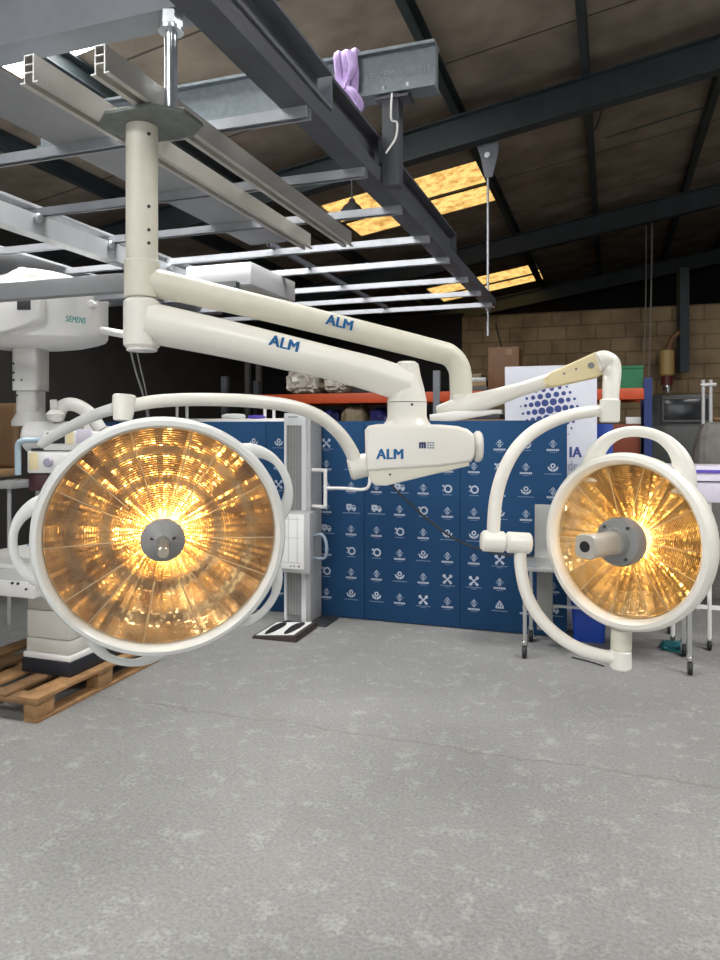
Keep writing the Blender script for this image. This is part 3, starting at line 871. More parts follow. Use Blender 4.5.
# ---- lamp heads
GLASS = cover_glass_mat()
SEAM = bpy.data.materials.new('moulded_glass_seam'); SEAM.use_nodes = True
_nt = SEAM.node_tree; _nt.nodes.clear(); _o = _nt.nodes.new('ShaderNodeOutputMaterial'); _m = _nt.nodes.new('ShaderNodeMixShader')
_d = _nt.nodes.new('ShaderNodeBsdfDiffuse'); _t = _nt.nodes.new('ShaderNodeBsdfTranslucent')
_d.inputs[0].default_value = _t.inputs[0].default_value = (1.0, 0.93, 0.75, 1)
_m.inputs[0].default_value = 0.75; _nt.links.new(_d.outputs[0], _m.inputs[1]); _nt.links.new(_t.outputs[0], _m.inputs[2]); _nt.links.new(_m.outputs[0], _o.inputs['Surface'])


def lamp_head(C, n, Ro, Rout, depth, name_m, nz, nseg, rib_n, rib_r0, grips, hub_r, gaps, tint, dark, power, jitter, grip_w, conv, seed):
    rnd = random.Random(seed)
    n = Vector(n).normalized(); ex = Z.cross(n).normalized(); ey = n.cross(ex)
    M = Matrix((ex, ey, n)).transposed().to_4x4(); M.translation = C
    W = lambda bm: bmesh.ops.transform(bm, matrix=M, verts=bm.verts)
    bm = new(); d = depth
    lathe(bm, [(Ro * 0.2, -d * 0.92), (Ro - 0.004, -d * 0.9), (Ro, -0.012), (Ro + 0.003, 0.0), (Ro + (Rout - Ro) * 0.35, 0.010), (Ro + (Rout - Ro) * 0.72, 0.007), (Rout - 0.002, -0.004), (Rout, -0.018),
               (Rout - 0.004, -d * 0.42), (Rout - 0.007, -d * 0.43), (Rout - 0.004, -d * 0.46), (Rout - 0.012, -d * 0.75), (Rout - 0.05, -d * 1.05), (Ro * 0.55, -d * 1.3), (0.0, -d * 1.35)], (0, 0, 0), Z, 96, close=False)
    W(bm); head = obj('lamp_head', bm, name_m, TL, world=True)
    # mirror: rings of small tilted facets, stepped like a lens, focused on the bulb
    zf = -0.026; bm = new(); colt = [rnd.uniform(-1, 1) for _ in range(nseg)]; colr = [rnd.uniform(-1, 1) for _ in range(nseg)]
    r_in = hub_r * 0.75; dr = (Ro - 0.004 - r_in) / nz
    for i in range(nz):
        ra, rb_ = r_in + dr * i, r_in + dr * (i + 1); rm = (ra + rb_) / 2
        zm = -0.026 - d * 0.6 * (1 - (rm / Ro) ** 2)
        f = ((zf - zm) + math.sqrt((zf - zm) ** 2 + rm * rm)) / 2
        sl = rm / (2 * f)
        frac = (rm / Ro)
        dip = sum(math.exp(-((frac - g) / gw) ** 2) for g, gw in gaps)
        sl -= 0.7 * dip
        for j in range(nseg):
            t0, t1 = 2 * PI * j / nseg, 2 * PI * (j + 1) / nseg
            s = sl + (0.5 * rm / conv if conv and (j // 2) % 3 == 0 else 0) + (rnd.uniform(-1, 1) + 0.8 * colr[j]) * jitter; tw = (rnd.uniform(-1, 1) * 0.6 + 0.9 * colt[j]) * jitter * rm * 2 * PI / nseg
            za, zb = zm - s * dr / 2, zm + s * dr / 2
            q = [(ra, t0, za - tw), (rb_, t0, zb - tw), (rb_, t1, zb + tw), (ra, t1, za + tw)]
            vs = [bm.verts.new((r * math.cos(t), r * math.sin(t), z)) for r, t, z in q]
            fc = bm.faces.new(vs)
    bmesh.ops.recalc_face_normals(bm, faces=[])
    for f_ in bm.faces:
        f_.normal_update()
        if f_.normal.z < 0: f_.normal_flip()
    W(bm); obj('reflector', bm, reflector_mat('gold_mirror_' + str(seed), tint, dark), head, world=True, flat=True)
    # radial seams
    bm = new()
    for kx in range(rib_n):
        t = 2 * PI * (kx + 0.5 * ((kx * 7) % 3 - 1) * 0.35) / rib_n + 0.05
        a = Vector((math.cos(t), math.sin(t), 0)); b = Vector((-math.sin(t), math.cos(t), 0))
        for s0, s1 in ((rib_r0, Ro - 0.003),):
            O = a * s0 + Vector((0, 0, -0.0195)); extrude(bm, [(-0.002, 0), (0.002, 0), (0.001, 0.002), (-0.001, 0.002)], O, b, Z, a * (s1 - s0))
    W(bm); obj('radial_seams', bm, SEAM, head, world=True)
    bm = new(); cyl(bm, (0, 0, -0.0165), (0, 0, -0.0135), Ro - 0.002, 96); W(bm); obj('cover_glass', bm, GLASS, head, world=True, label='clear glass cover')
    for ang, span, hh in grips:
        bm = new(); a0_ = math.radians(ang); sp_ = math.radians(span); pts = []; N = 17
        for i in range(N):
            s = -1 + 2 * i / (N - 1); th = a0_ + s * sp_ / 2
            r = Rout - 0.05 + (hh + 0.05) * (1 - abs(s) ** 2.4)
            pts.append((r * math.cos(th), r * math.sin(th), -d * 0.55))
        tube(bm, pts, [grip_w * 2.2, grip_w * 1.9, grip_w * 1.35, grip_w, grip_w, grip_w, grip_w * 1.35, grip_w * 1.9, grip_w * 2.2], 16, k=3, flat=(Z, 0.7))
        W(bm); obj('grip', bm, name_m, head, world=True)
    lamp = bpy.data.lights.new('lamp_bulb', 'POINT'); lamp.energy = power; lamp.color = (1.0, 0.66, 0.26); lamp.shadow_soft_size = 0.015
    lo = bpy.data.objects.new('lamp_bulb', lamp); link(lo); lo.location = C + n * (zf)
    return head, M, W


# left, large head
CL = P(163.0, 540.5, 2.13)
nL = Vector((0.262, -0.955, -0.16))
headL, ML, WL = lamp_head(CL, nL, 0.335, 0.367, 0.105, headgrey, 40, 168, 14, 0.135,
                          [(182, 48, 0.05), (27, 48, 0.042), (-38, 48, 0.042), (-107, 46, 0.05)], 0.062,
                          [(0.50, 0.05), (0.79, 0.05)], (0.90, 0.62, 0.30), (0.40, 0.235, 0.095), 1.6, 0.085, 0.0125, 0.85, 11)
bm = new(); lathe(bm, [(0.064, -0.013), (0.064, 0.004), (0.058, 0.012), (0.03, 0.022), (0.024, 0.03), (0, 0.03)], (0, 0, 0), Z, 40); WL(bm); hub = obj('hub', bm, hubgrey, headL, world=True)
bm = new(); cyl(bm, (0, 0, 0.028), (0, 0, 0.115), 0.0165, 24, 0.003); WL(bm); obj('handle', bm, mat('steel_pin', (0.55, 0.5, 0.42), 0.3, metal=0.8, noise=0.1), headL, world=True, label='short metal handle pin')
for s in (-1, 1):
    bm = new(); box(bm, (s * 0.03, 0.012, 0.020), (0.013, 0.006, 0.008), Matrix.Rotation(s * 0.5, 3, 'Z')); WL(bm); obj('hub_slot', bm, darkplastic, headL, world=True)
# yoke tube over the large head
ktop = P(124, 404, 2.16)
bm = new()
tube(bm, [P(356, 463, 2.69), P(350, 449, 2.68), P(338, 432, 2.64), P(318, 416, 2.58), P(290, 406, 2.50), P(250, 401, 2.40), P(200, 399.5, 2.30), P(160, 401, 2.22), P(132, 405.5, 2.17)], [0.026, 0.025, 0.024, 0.0235, 0.023, 0.022, 0.021, 0.0205, 0.02], 20)
yoke = obj('yoke', bm, white, TL, world=True)
bm = new(); tube(bm, [P(116, 408, 2.17), P(95, 415, 2.24), P(72, 426, 2.34), P(52, 437, 2.42), P(42, 444, 2.46)], [0.018, 0.018, 0.0175, 0.017, 0.016], 18); obj('yoke_tail', bm, headgrey, yoke, world=True)
bm = new(); lathe(bm, [(0.027, -0.05), (0.030, -0.03), (0.034, 0.0), (0.035, 0.022), (0.031, 0.027), (0, 0.028)], (0, 0, 0), Vector((0.05, 0.1, 1)), 28)
bmesh.ops.translate(bm, vec=ktop, verts=bm.verts); obj('yoke_knob', bm, white, yoke, world=True)

# right, small head
CR = P(621.5, 541.5, 2.2)
nR = Vector((-0.745, -0.665, 0.03))
headR, MR, WR = lamp_head(CR, nR, 0.236, 0.272, 0.10, white, 30, 132, 14, 0.085, [(86, 84, 0.066)], 0.07,
                          [], (0.92, 0.70, 0.36), (0.48, 0.32, 0.15), 1.5, 0.12, 0.017, 0, 23)
bm = new(); lathe(bm, [(0.074, -0.013), (0.074, 0.022), (0.069, 0.030), (0.045, 0.034), (0.040, 0.06), (0, 0.06)], (0, 0, 0), Z, 40); WR(bm); hub2 = obj('hub', bm, hubgrey, headR, world=True)
bm = new(); loft(bm, [superell((0, 0, z), s, s * 1.08, p, 32) for z, s, p in ((0.045, 0.033, 2.5), (0.10, 0.030, 3), (0.165, 0.031, 3.5), (0.20, 0.0335, 3.5), (0.208, 0.031, 3.5))]); WR(bm)
hnd = obj('handle', bm, mat('warm_grey_handle', (0.46, 0.43, 0.38), 0.4, noise=0.05), headR, world=True, label='squared handle with a round socket')
bm = new(); cyl(bm, (0, 0, 0.202), (0, 0, 0.2095), 0.016, 24); WR(bm); obj('handle_socket', bm, black, headR, world=True)
for a_ in (0.9, 2.3, 3.9, 5.3):
    bm = new(); cyl(bm, (0.058 * math.cos(a_), 0.058 * math.sin(a_), 0.03), (0.058 * math.cos(a_), 0.058 * math.sin(a_), 0.035), 0.005, 8); WR(bm); obj('screw', bm, darkplastic, headR, world=True)

# spring arm to the small head
bm = new()
tube(bm, [P(437, 411, 2.86), P(462, 406, 2.85), P(490, 399, 2.80), P(520, 389.5, 2.72), P(552, 379.5, 2.62)], [0.020, 0.043, 0.036, 0.027, 0.026], 20, flat=(Vector((0.6, 0.8, 0)), 0.7)); sp_arm = obj('spring_arm', bm, white, TL, world=True)
bm = new(); cyl(bm, P(461, 394, 2.87), P(461, 415, 2.87), 0.045, 24, 0.006); obj('spring_arm_pivot', bm, white, sp_arm, world=True)
bm = new(); tube(bm, [P(430, 417.5, 2.80), P(455, 416, 2.80), P(500, 411.5, 2.76)], [0.012, 0.02, 0.006], 14, flat=(Y_, 1.0)); obj('lever', bm, white2, sp_arm, world=True)
dS = 2.52
prof = [(546, 377), (551, 372), (594, 352.5), (600, 351.5), (605, 353), (603.5, 374), (597, 377.5), (553, 387), (547, 385)]
pts = [(P(x, y, dS).x, P(x, y, dS).z) for x, y in prof]
bm = new(); extrude(bm, pts, (0, dS, 0), X_, Z, (0, 0.075, 0), 0.009)
bmesh.ops.transform(bm, matrix=Matrix.Translation(P(575, 370, dS)) @ Matrix.Rotation(-0.18, 4, 'Z') @ Matrix.Translation(-P(575, 370, dS)), verts=bm.verts)
cov = obj('spring_cover', bm, ivory, sp_arm, world=True)
for (x, y, r) in ((591, 365.5, 0.011), (564, 373.5, 0.004), (576, 369, 0.004)):
    bm = new(); q = P(x, y, dS - (x - 575) / FPX * 0.18 * 2.5 ); cyl(bm, q + Y_ * 0.01, q - Y_ * 0.004, r, 16); obj('screw_cap', bm, hubgrey, sp_arm, world=True)
dK = 2.5
bm = new(); tube(bm, [P(597, 362, dK), P(604, 360.5, dK), P(610.5, 364, dK), P(612, 374, dK - 0.01), P(611, 388, dK - 0.03), P(610.5, 402, dK - 0.04)], [0.034, 0.035, 0.033, 0.031, 0.029, 0.027], 22, dome=False); obj('drop_elbow', bm, white, TL, world=True)
bm = new(); dk2 = dK - 0.05; cyl(bm, P(610, 399, dk2), P(609.5, 422.5, dk2), 0.0335, 26, 0.005); ysm = obj('upper_joint', bm, white, TL, world=True)
bm = new(); tube(bm, [P(606, 411, dk2), P(596, 411, dk2), P(578, 413.5, 2.42), P(556, 420, 2.39), P(534, 431.5, 2.36), P(516, 449, 2.33), P(503, 473, 2.31), P(495.5, 502, 2.30), P(493, 537, 2.29)], [0.0215, 0.0205, 0.0205, 0.0205, 0.021, 0.021, 0.021, 0.021, 0.021], 20); obj('outer_bow', bm, white, TL, world=True)
bm = new(); cyl(bm, P(481, 540.5, 2.29), P(505.5, 542, 2.29), 0.0335, 28, 0.008); obj('mid_joint', bm, white, TL, world=True)
bm = new(); cyl(bm, P(505.8, 542, 2.29), P(531, 543.5, 2.29), 0.0335, 28, 0.007); obj('mid_joint', bm, white, TL, world=True)
bm = new(); tube(bm, [P(520.5, 543, 2.29), P(520.5, 565, 2.29), P(526, 592, 2.28), P(538, 615, 2.27), P(556, 634, 2.26), P(578, 648, 2.25), P(600, 655, 2.25), P(620, 658, 2.25)], 0.0195, 20); obj('inner_bow', bm, white, TL, world=True)
bm = new(); cyl(bm, P(620.5, 649, 2.25), P(620.5, 669, 2.25), 0.033, 28, 0.006); obj('lower_joint', bm, white, TL, world=True)
bm = new(); cyl(bm, P(621.5, 628, 2.25), P(621, 650, 2.25), 0.0315, 28, 0.004); obj('head_stem', bm, cream, headR, world=True)
# thin wires below the column
bm = new(); tube(bm, [P(130, 348, 2.52), P(136, 372, 2.56), P(144, 398, 2.60), P(148, 420, 2.65)], 0.004, 6); tube(bm, [P(136, 348, 2.52), P(141, 370, 2.56), P(146, 392, 2.60), P(149, 420, 2.65)], 0.003, 6)
obj('wire', bm, mat('grey_wire', (0.2, 0.2, 0.2), 0.5, noise=0.1), TL, world=True)

# ================================================================== BACKDROP WITH LOGOS
UBD = 6.1
ZT = 1.78
seams = [gv(at_u(px, 500, UBD)) for px in (98, 172.5, 266, 364, 460, 567)]
bdw = seams[-1] - seams[0]
TB = thing('display_backdrop', 'long blue display backdrop printed with rows of small white medical icons', 'backdrop', uv(UBD, (seams[0] + seams[-1]) / 2, 0), RB)
vm = (seams[0] + seams[-1]) / 2
rows = [0.21 + 0.194 * k for k in range(8)]
kind_cycle = ['van', 'drop', 'tools', 'hand', 'ring']


def disc2(bm, x, z, r, y=0.0, n=10, hole=0.0, sx=1, sz=1):
    if hole > 0:
        o = [bm.verts.new((x + r * sx * math.cos(2 * PI * i / n), y, z + r * sz * math.sin(2 * PI * i / n))) for i in range(n)]
        q = [bm.verts.new((x + hole * sx * math.cos(2 * PI * i / n), y, z + hole * sz * math.sin(2 * PI * i / n))) for i in range(n)]
        for i in range(n): bm.faces.new((o[i], o[(i + 1) % n], q[(i + 1) % n], q[i]))
    else: bm.faces.new([bm.verts.new((x + r * sx * math.cos(2 * PI * i / n), y, z + r * sz * math.sin(2 * PI * i / n))) for i in range(n)])


def poly2(bm, pts, y=0.0): bm.faces.new([bm.verts.new((p[0], y, p[1])) for p in pts])
def rect2(bm, x0, z0, x1, z1, y=0.0): poly2(bm, [(x0, z0), (x1, z0), (x1, z1), (x0, z1)], y)


def rot_rect(bm, cx_, cz_, w, h, ang, y=0.0):
    c, s = math.cos(ang), math.sin(ang)
    poly2(bm, [(cx_ + x * c - z * s, cz_ + x * s + z * c) for x, z in ((-w / 2, -h / 2), (w / 2, -h / 2), (w / 2, h / 2), (-w / 2, h / 2))], y)


def icon(bw, bp, kind, x, z, y):
    s = 0.036
    if kind == 'logo':
        for dx, dz in ((0, 0.024), (0, -0.012), (-0.018, 0.006), (0.018, 0.006)):
            for a_ in (PI / 4,):
                # small diamond outlines
                o = [(x + dx + 0.016 * math.cos(PI / 2 * i), z + dz + 0.016 * math.sin(PI / 2 * i)) for i in range(4)]
                q = [(x + dx + 0.008 * math.cos(PI / 2 * i), z + dz + 0.008 * math.sin(PI / 2 * i)) for i in range(4)]
                for i in range(4): poly2(bp if dx else bw, [o[i], o[(i + 1) % 4], q[(i + 1) % 4], q[i]], y)
        for i in range(7): rect2(bw, x - 0.05 + i * 0.0145, z - 0.052, x - 0.05 + i * 0.0145 + 0.0115, z - 0.036, y)
        rect2(bp, x - 0.03, z - 0.066, x + 0.03, z - 0.062, y)
    elif kind == 'van':
        rect2(bw, x - 0.046, z - 0.014, x + 0.006, z + 0.036, y); poly2(bw, [(x + 0.009, z - 0.014), (x + 0.047, z - 0.014), (x + 0.047, z + 0.006), (x + 0.034, z + 0.026), (x + 0.009, z + 0.026)], y)
        disc2(bw, x - 0.022, z - 0.018, 0.011, y); disc2(bw, x + 0.028, z - 0.018, 0.011, y)
        rect2(MK, x - 0.026, z + 0.005, x - 0.014, z + 0.017, y - 0.0008); poly2(MK, [(x + 0.016, z + 0.006), (x + 0.04, z + 0.006), (x + 0.031, z + 0.019), (x + 0.016, z + 0.019)], y - 0.0008)
        rect2(bp, x - 0.082, z - 0.048, x + 0.082, z - 0.040, y)
    elif kind == 'drop':
        poly2(bw, [(x - 0.034, z - 0.02), (x + 0.034, z - 0.02), (x + 0.034, z + 0.0), (x + 0.02, z + 0.022), (x + 0.004, z + 0.046), (x - 0.004, z + 0.046), (x - 0.02, z + 0.022), (x - 0.034, z)], y)
        rect2(MK, x - 0.003, z - 0.008, x + 0.003, z + 0.03, y - 0.0008); rect2(MK, x - 0.018, z - 0.010, x - 0.012, z + 0.012, y - 0.0008); rect2(MK, x + 0.012, z - 0.010, x + 0.018, z + 0.012, y - 0.0008)
        rect2(bp, x - 0.066, z - 0.044, x + 0.066, z - 0.037, y)
    elif kind == 'tools':
        rot_rect(bw, x, z, 0.09, 0.012, PI / 4, y); rot_rect(bw, x, z, 0.09, 0.012, -PI / 4, y - 0.0003)
        for a_ in (PI / 4, 3 * PI / 4): disc2(bw, x + 0.04 * math.cos(a_), z + 0.04 * math.sin(a_), 0.015, y - 0.0005, 8, 0.006)
        for a_ in (-PI / 4, -3 * PI / 4): rot_rect(bw, x + 0.036 * math.cos(a_), z + 0.036 * math.sin(a_), 0.028, 0.02, a_, y - 0.0005)
        rect2(bp, x - 0.066, z - 0.056, x + 0.066, z - 0.050, y); rect2(bp, x - 0.025, z - 0.068, x + 0.025, z - 0.063, y)
    elif kind == 'hand':
        disc2(bw, x, z + 0.02, 0.021, y, 14, 0.010)
        for s_ in (-1, 1): poly2(bw, [(x + s_ * 0.003, z - 0.03), (x + s_ * 0.034, z - 0.014), (x + s_ * 0.044, z + 0.012), (x + s_ * 0.034, z + 0.014), (x + s_ * 0.022, z - 0.004), (x + s_ * 0.003, z - 0.008)], y)
        rect2(bp, x - 0.066, z - 0.050, x + 0.066, z - 0.044, y)
    else:
        disc2(bw, x + 0.006, z + 0.002, 0.036, y, 18, 0.022); disc2(bw, x - 0.034, z + 0.026, 0.01, y, 8); disc2(bp, x - 0.036, z - 0.012, 0.009, y, 8)
        rect2(bp, x - 0.04, z - 0.052, x + 0.04, z - 0.046, y)


order = 0
for pi in range(5):
    v0, v1 = seams[pi] - vm, seams[pi + 1] - vm
    bm = new()
    box(bm, ((v0 + v1) / 2, 0.02, ZT / 2 + 0.004), (v1 - v0 - 0.003, 0.035, ZT - 0.008), bev=0.005); pan = obj('fabric_panel', bm, fabricblue, TB)
    bw, bp, MK = new(), new(), new()
    npx = [2, 4, 4, 4, 4][pi]
    for ci in range(npx):
        cxv = v0 + (v1 - v0) * (ci + 0.55) / npx * 0.985 + 0.0
        for ri, rz in enumerate(rows):
            kd = 'logo' if (ci + ri + pi) % 2 == 0 else kind_cycle[(ci * 2 + ri * 3 + pi) % 5]
            icon(bw, bp, kd, cxv, rz + 0.012, 0.0012)
    for b_, m_, nm in ((bw, fabricwhite, 'icon_print'), (bp, fabricpale, 'caption_print'), (MK, fabricblue, 'icon_detail')):
        for f_ in b_.faces: f_.normal_update()
        for v_ in b_.verts: v_.co.y -= 0.002
        obj(nm, b_, m_, pan, flat=True)
bm = new()
for v in seams[0::2]:
    box(bm, (v - vm, 0.25, 0.015), (0.05, 0.4, 0.03)); box(bm, (v - vm + (0.03 if v == seams[0] else -0.03), 0.06, ZT * 0.45), (0.03, 0.04, ZT * 0.88))
obj('support_foot', bm, darkplastic, TB)

# cable sagging in front of the backdrop
bm = new(); tube(bm, [P(386, 478, 6.05), P(398, 492, 5.98), P(425, 517, 5.9), P(455, 539, 5.8), P(485, 551, 5.7), P(515, 556, 5.62), P(534, 556, 5.56)], 0.009, 8)
single('cable', bm, black, 'black cable sagging across the blue backdrop to the steel cart', 'cable', world=True)

# ================================================================== X-RAY WALL STAND
fo = floor_at(295.5, 623.5)
us_, vs_ = gu(fo), gv(fo)
TS = thing('x_ray_wall_stand', 'tall grey x-ray wall stand with white cassette box in front of the backdrop', 'x-ray stand', uv(us_, vs_, 0), RB)
zst = CAM.z + (HOR - 413) / FPX * fo.y
w1 = 0.215; dd = 0.26
bm = new(); box(bm, (0.02, dd / 2, zst / 2), (w1 + 0.03, dd, zst), bev=0.006); obj('column', bm, standgrey, TS)
bm = new(); box(bm, (-0.008, -0.006, zst / 2 + 0.02), (0.135, 0.012, zst - 0.10)); 
obj('bellows', bm, slat, TS)
bm = new()
for i in range(9): box(bm, (-0.066 + i * 0.0145, -0.014, zst / 2 + 0.02), (0.004, 0.006, zst - 0.12))
obj('bellows_rib', bm, standgrey, TS)
bm = new(); box(bm, (-0.09, -0.008, zst / 2), (0.022, 0.02, zst)); obj('edge_strip', bm, standlight, TS)
bm = new(); box(bm, (0.085, -0.008, zst / 2), (0.04, 0.02, zst)); obj('edge_strip', bm, standlight, TS)
bm = new(); box(bm, (-0.002, -0.010, zst - 0.055), (0.2, 0.02, 0.11), bev=0.004); cap_ = obj('head_panel', bm, standlight, TS)
bm = new(); box(bm, (-0.015, -0.021, zst - 0.035), (0.09, 0.002, 0.012)); obj('maker_plate', bm, printline, cap_)
zb0, zb1 = [CAM.z + (HOR - y) / FPX * (fo.y - 0.1) for y in (571, 511)]
hb = zb1 - zb0
bm = new(); box(bm, (0.035, -0.10, zb0 + hb / 2), (0.36, 0.16, hb), bev=0.012); cas = obj('cassette_box', bm, standgrey, TS)
bm = new(); box(bm, (0.012, -0.183, zb0 + hb / 2 + 0.01), (0.30, 0.008, hb - 0.05), bev=0.003); obj('front_panel', bm, paper, cas, label='white front panel')
bm = new()
for x in (-0.09, 0.02, 0.10): box(bm, (x, -0.188, zb0 + hb / 2 + 0.03), (0.003, 0.002, hb - 0.13))
for z in (0.09, 0.30, hb - 0.06): box(bm, (0.01, -0.188, zb0 + z), (0.24, 0.002, 0.003))
obj('marking_line', bm, printline, cas)
for x in (0.04, 0.07, 0.115):
    bm = new(); box(bm, (x, -0.188, zb0 + 0.06), (0.015, 0.003, 0.013)); obj('button', bm, redc if x > 0.1 else printline, cas)
bm = new(); tube(bm, [(0.20, -0.08, zb0 + 0.31), (0.30, -0.12, zb0 + 0.33), (0.345, -0.13, zb0 + 0.25), (0.33, -0.13, zb0 + 0.14), (0.20, -0.08, zb0 + 0.12)], 0.013, 12); obj('side_handle', bm, mat('blue_grey_tube', (0.25, 0.30, 0.38), 0.4, noise=0.1), TS)
zh0, zh1 = [CAM.z + (HOR - y) / FPX * fo.y for y in (506, 470)]
bm = new(); tube(bm, [(0.12, 0.05, zh0), (0.27, 0.0, zh0), (0.285, -0.02, zh0 + 0.01), (0.29, -0.02, zh0 + 0.04), (0.29, -0.02, zh1 - 0.02), (0.28, -0.01, zh1), (0.12, 0.05, zh1)], 0.016, 12, k=4); obj('grab_handle', bm, white2, TS)
zr = CAM.z + (HOR - 487) / FPX * fo.y
bm = new(); tube(bm, [(0.29, -0.02, zr), (0.45, 0.0, zr), (0.62, 0.0, zr - 0.005), (0.68, 0.0, zr + 0.03), (0.69, 0.0, zr + 0.14)], 0.014, 12); obj('grab_rail', bm, white2, TS)
bm = new(); box(bm, (0.10, 0.12, 0.012), (0.40, 0.30, 0.024), bev=0.004); obj('base_plate', bm, darkplastic, TS)
# foot plate with printed feet
fl, fr_, br_, bl = [floor_at(*p) for p in ((255, 639), (297, 643), (316, 628), (273, 624))]
ctr = (fl + fr_ + br_ + bl) / 4
ex_ = ((fr_ - fl) + (br_ - bl)).normalized(); ey_ = ((bl - fl) + (br_ - fr_)); wpl = ((fr_ - fl).length + (br_ - bl).length) / 2; lpl = ey_.length / 2
ey_ = Z.cross(ex_).normalized()
TF = thing('foot_scale', 'low dark platform with two black footprints on white, by the wall stand', 'foot platform', ctr, math.atan2(ex_.y, ex_.x))
bm = new(); extrude(bm, [(-wpl / 2, 0), (wpl / 2, 0), (wpl / 2, 0.055), (-wpl / 2, 0.02)], (0, -lpl / 2, 0), X_, Z, (0, lpl, 0), 0.004); obj('platform', bm, mat('dark_brown_rubber', (0.045, 0.032, 0.028), 0.6, noise=0.15), TF)
sl_ = math.atan2(0.035, wpl); RT = Matrix.Rotation(-sl_, 4, 'Y')
bm = new(); box(bm, (0, 0, 0), (wpl * 0.86, lpl * 0.88, 0.004)); bmesh.ops.transform(bm, matrix=Matrix.Translation((-0.005, 0, 0.0395)) @ RT, verts=bm.verts); mt = obj('white_mat', bm, paper, TF)
for s_ in (-1, 1):
    bm = new(); pts = []
    for i in range(24):
        t = 2 * PI * i / 24; y = math.sin(t); wd = 0.050 + 0.014 * y if y > -0.2 else 0.044
        pts.append((math.cos(t) * wd + s_ * 0.085, y * lpl * 0.41))
    extrude(bm, pts, (0, 0, 0), X_, Y_, (0, 0, 0.003)); bmesh.ops.transform(bm, matrix=Matrix.Translation((-0.005, 0, 0.0415)) @ RT, verts=bm.verts)
    obj('footprint', bm, black, mt)

# ================================================================== LEFT: PALLET, TABLE, CEILING X-RAY UNIT
pc_ = floor_at(37, 724)
TPl = thing('pallet', 'worn wooden pallet on the floor under the x-ray table', 'pallet', uv(gu(pc_), gv(pc_), 0), RB)
PWd, PLn = 1.0, 1.2
for i in range(5):
    wdt = 0.145 if i % 2 == 0 else 0.10
    xc = [-0.0725, -0.29, -0.50, -0.71, -PWd + 0.0725][i]
    bm = new(); box(bm, (xc, PLn / 2, 0.133), (wdt, PLn, 0.022), bev=0.003); obj('deck_board', bm, wood if i % 2 == 0 else woodd, TPl)
for y in (0.07, PLn / 2, PLn - 0.07):
    bm = new(); box(bm, (-PWd / 2, y, 0.111), (PWd, 0.145, 0.022), bev=0.003); obj('cross_board', bm, woodd, TPl)
    for x in (-0.05, -PWd / 2, -PWd + 0.05):
        bm = new(); box(bm, (x, y, 0.061), (0.1, 0.14, 0.078), bev=0.004); obj('block', bm, wood, TPl)
for x in (-0.05, -PWd / 2, -PWd + 0.05):
    bm = new(); box(bm, (x, PLn / 2, 0.011), (0.1, PLn, 0.022), bev=0.003); obj('bottom_board', bm, wood, TPl)

PZ = 0.145
c_near = at_z(70, 678, PZ); un, vn = gu(c_near), gv(c_near)
vlft = gv(at_z(17, 673, PZ)); ufar = un + 0.85
TT = thing('x_ray_table', 'white x-ray table with stepped pedestal standing on the wooden pallet', 'x-ray table', uv(un, vn, PZ), RB)
pw = vn - vlft; pl = ufar - un
bm = new(); box(bm, (-pw / 2, pl / 2, 0.045), (pw, pl, 0.09), bev=0.008); obj('plinth', bm, mat('plinth_black_blue', (0.015, 0.017, 0.025), 0.5, noise=0.1), TT)
bm = new(); box(bm, (-pw / 2, pl / 2, 0.11), (pw - 0.01, pl - 0.01, 0.04), bev=0.012); obj('plinth_cover', bm, white2, TT)
pedm = mat('pedestal_cream', (0.60, 0.58, 0.53), 0.45, noise=0.05)
for i, (z0, z1_) in enumerate(((0.13, 0.22), (0.22, 0.40), (0.40, 0.58))):
    ins = 0.026 - 0.003 * (2 - i)
    bm = new(); box(bm, (-pw / 2, pl / 2, (z0 + z1_) / 2), (pw - 2 * ins, pl - 2 * ins, z1_ - z0 - 0.004), bev=0.008); obj('pedestal_sleeve', bm, pedm, TT)
zt0 = 0.60
ptn = at_z(42, 588, PZ + 0.58)
vt = gv(ptn) - vn; ut = gu(ptn) - un
bm = new(); box(bm, (vt - 0.40, ut + 1.0, zt0 + 0.035), (0.80, 2.0, 0.09), bev=0.012); top_ = obj('table_frame', bm, mat('table_frame_grey', (0.62, 0.62, 0.62), 0.4, noise=0.05), TT)
bm = new(); box(bm, (vt - 0.40, ut + 1.0, zt0 + 0.095), (0.76, 1.98, 0.03), bev=0.008); obj('tabletop', bm, white2, TT)
bm = new(); box(bm, (vt - 0.40, ut + 1.15, zt0 + 0.115), (0.60, 1.1, 0.012), bev=0.004); obj('pad', bm, padblue, TT, label='blue pad on the tabletop')
bm = new(); box(bm, (vt - 0.03, ut + 1.0, zt0 - 0.05), (0.05, 1.9, 0.09), bev=0.008); obj('side_rail', bm, white2, TT)
bm = new(); box(bm, (vt - 0.30, ut + 0.05, zt0 - 0.04), (0.5, 0.14, 0.10), bev=0.012); obj('end_cover', bm, white2, TT)
for x, z in ((-0.21, 0.0), (-0.165, 0.0), (-0.1, -0.03)):
    bm = new(); cyl(bm, (vt + x, ut - 0.03, zt0 + z), (vt + x, ut + 0.01, zt0 + z), 0.008, 8); obj('screw', bm, darkplastic, TT)
bm = new(); box(bm, (vt + 0.01, ut + 0.62, zt0 + 0.14), (0.05, 0.28, 0.20), Matrix.Rotation(0.15, 3, 'Y'), bev=0.01); obj('side_guard', bm, white2, TT)

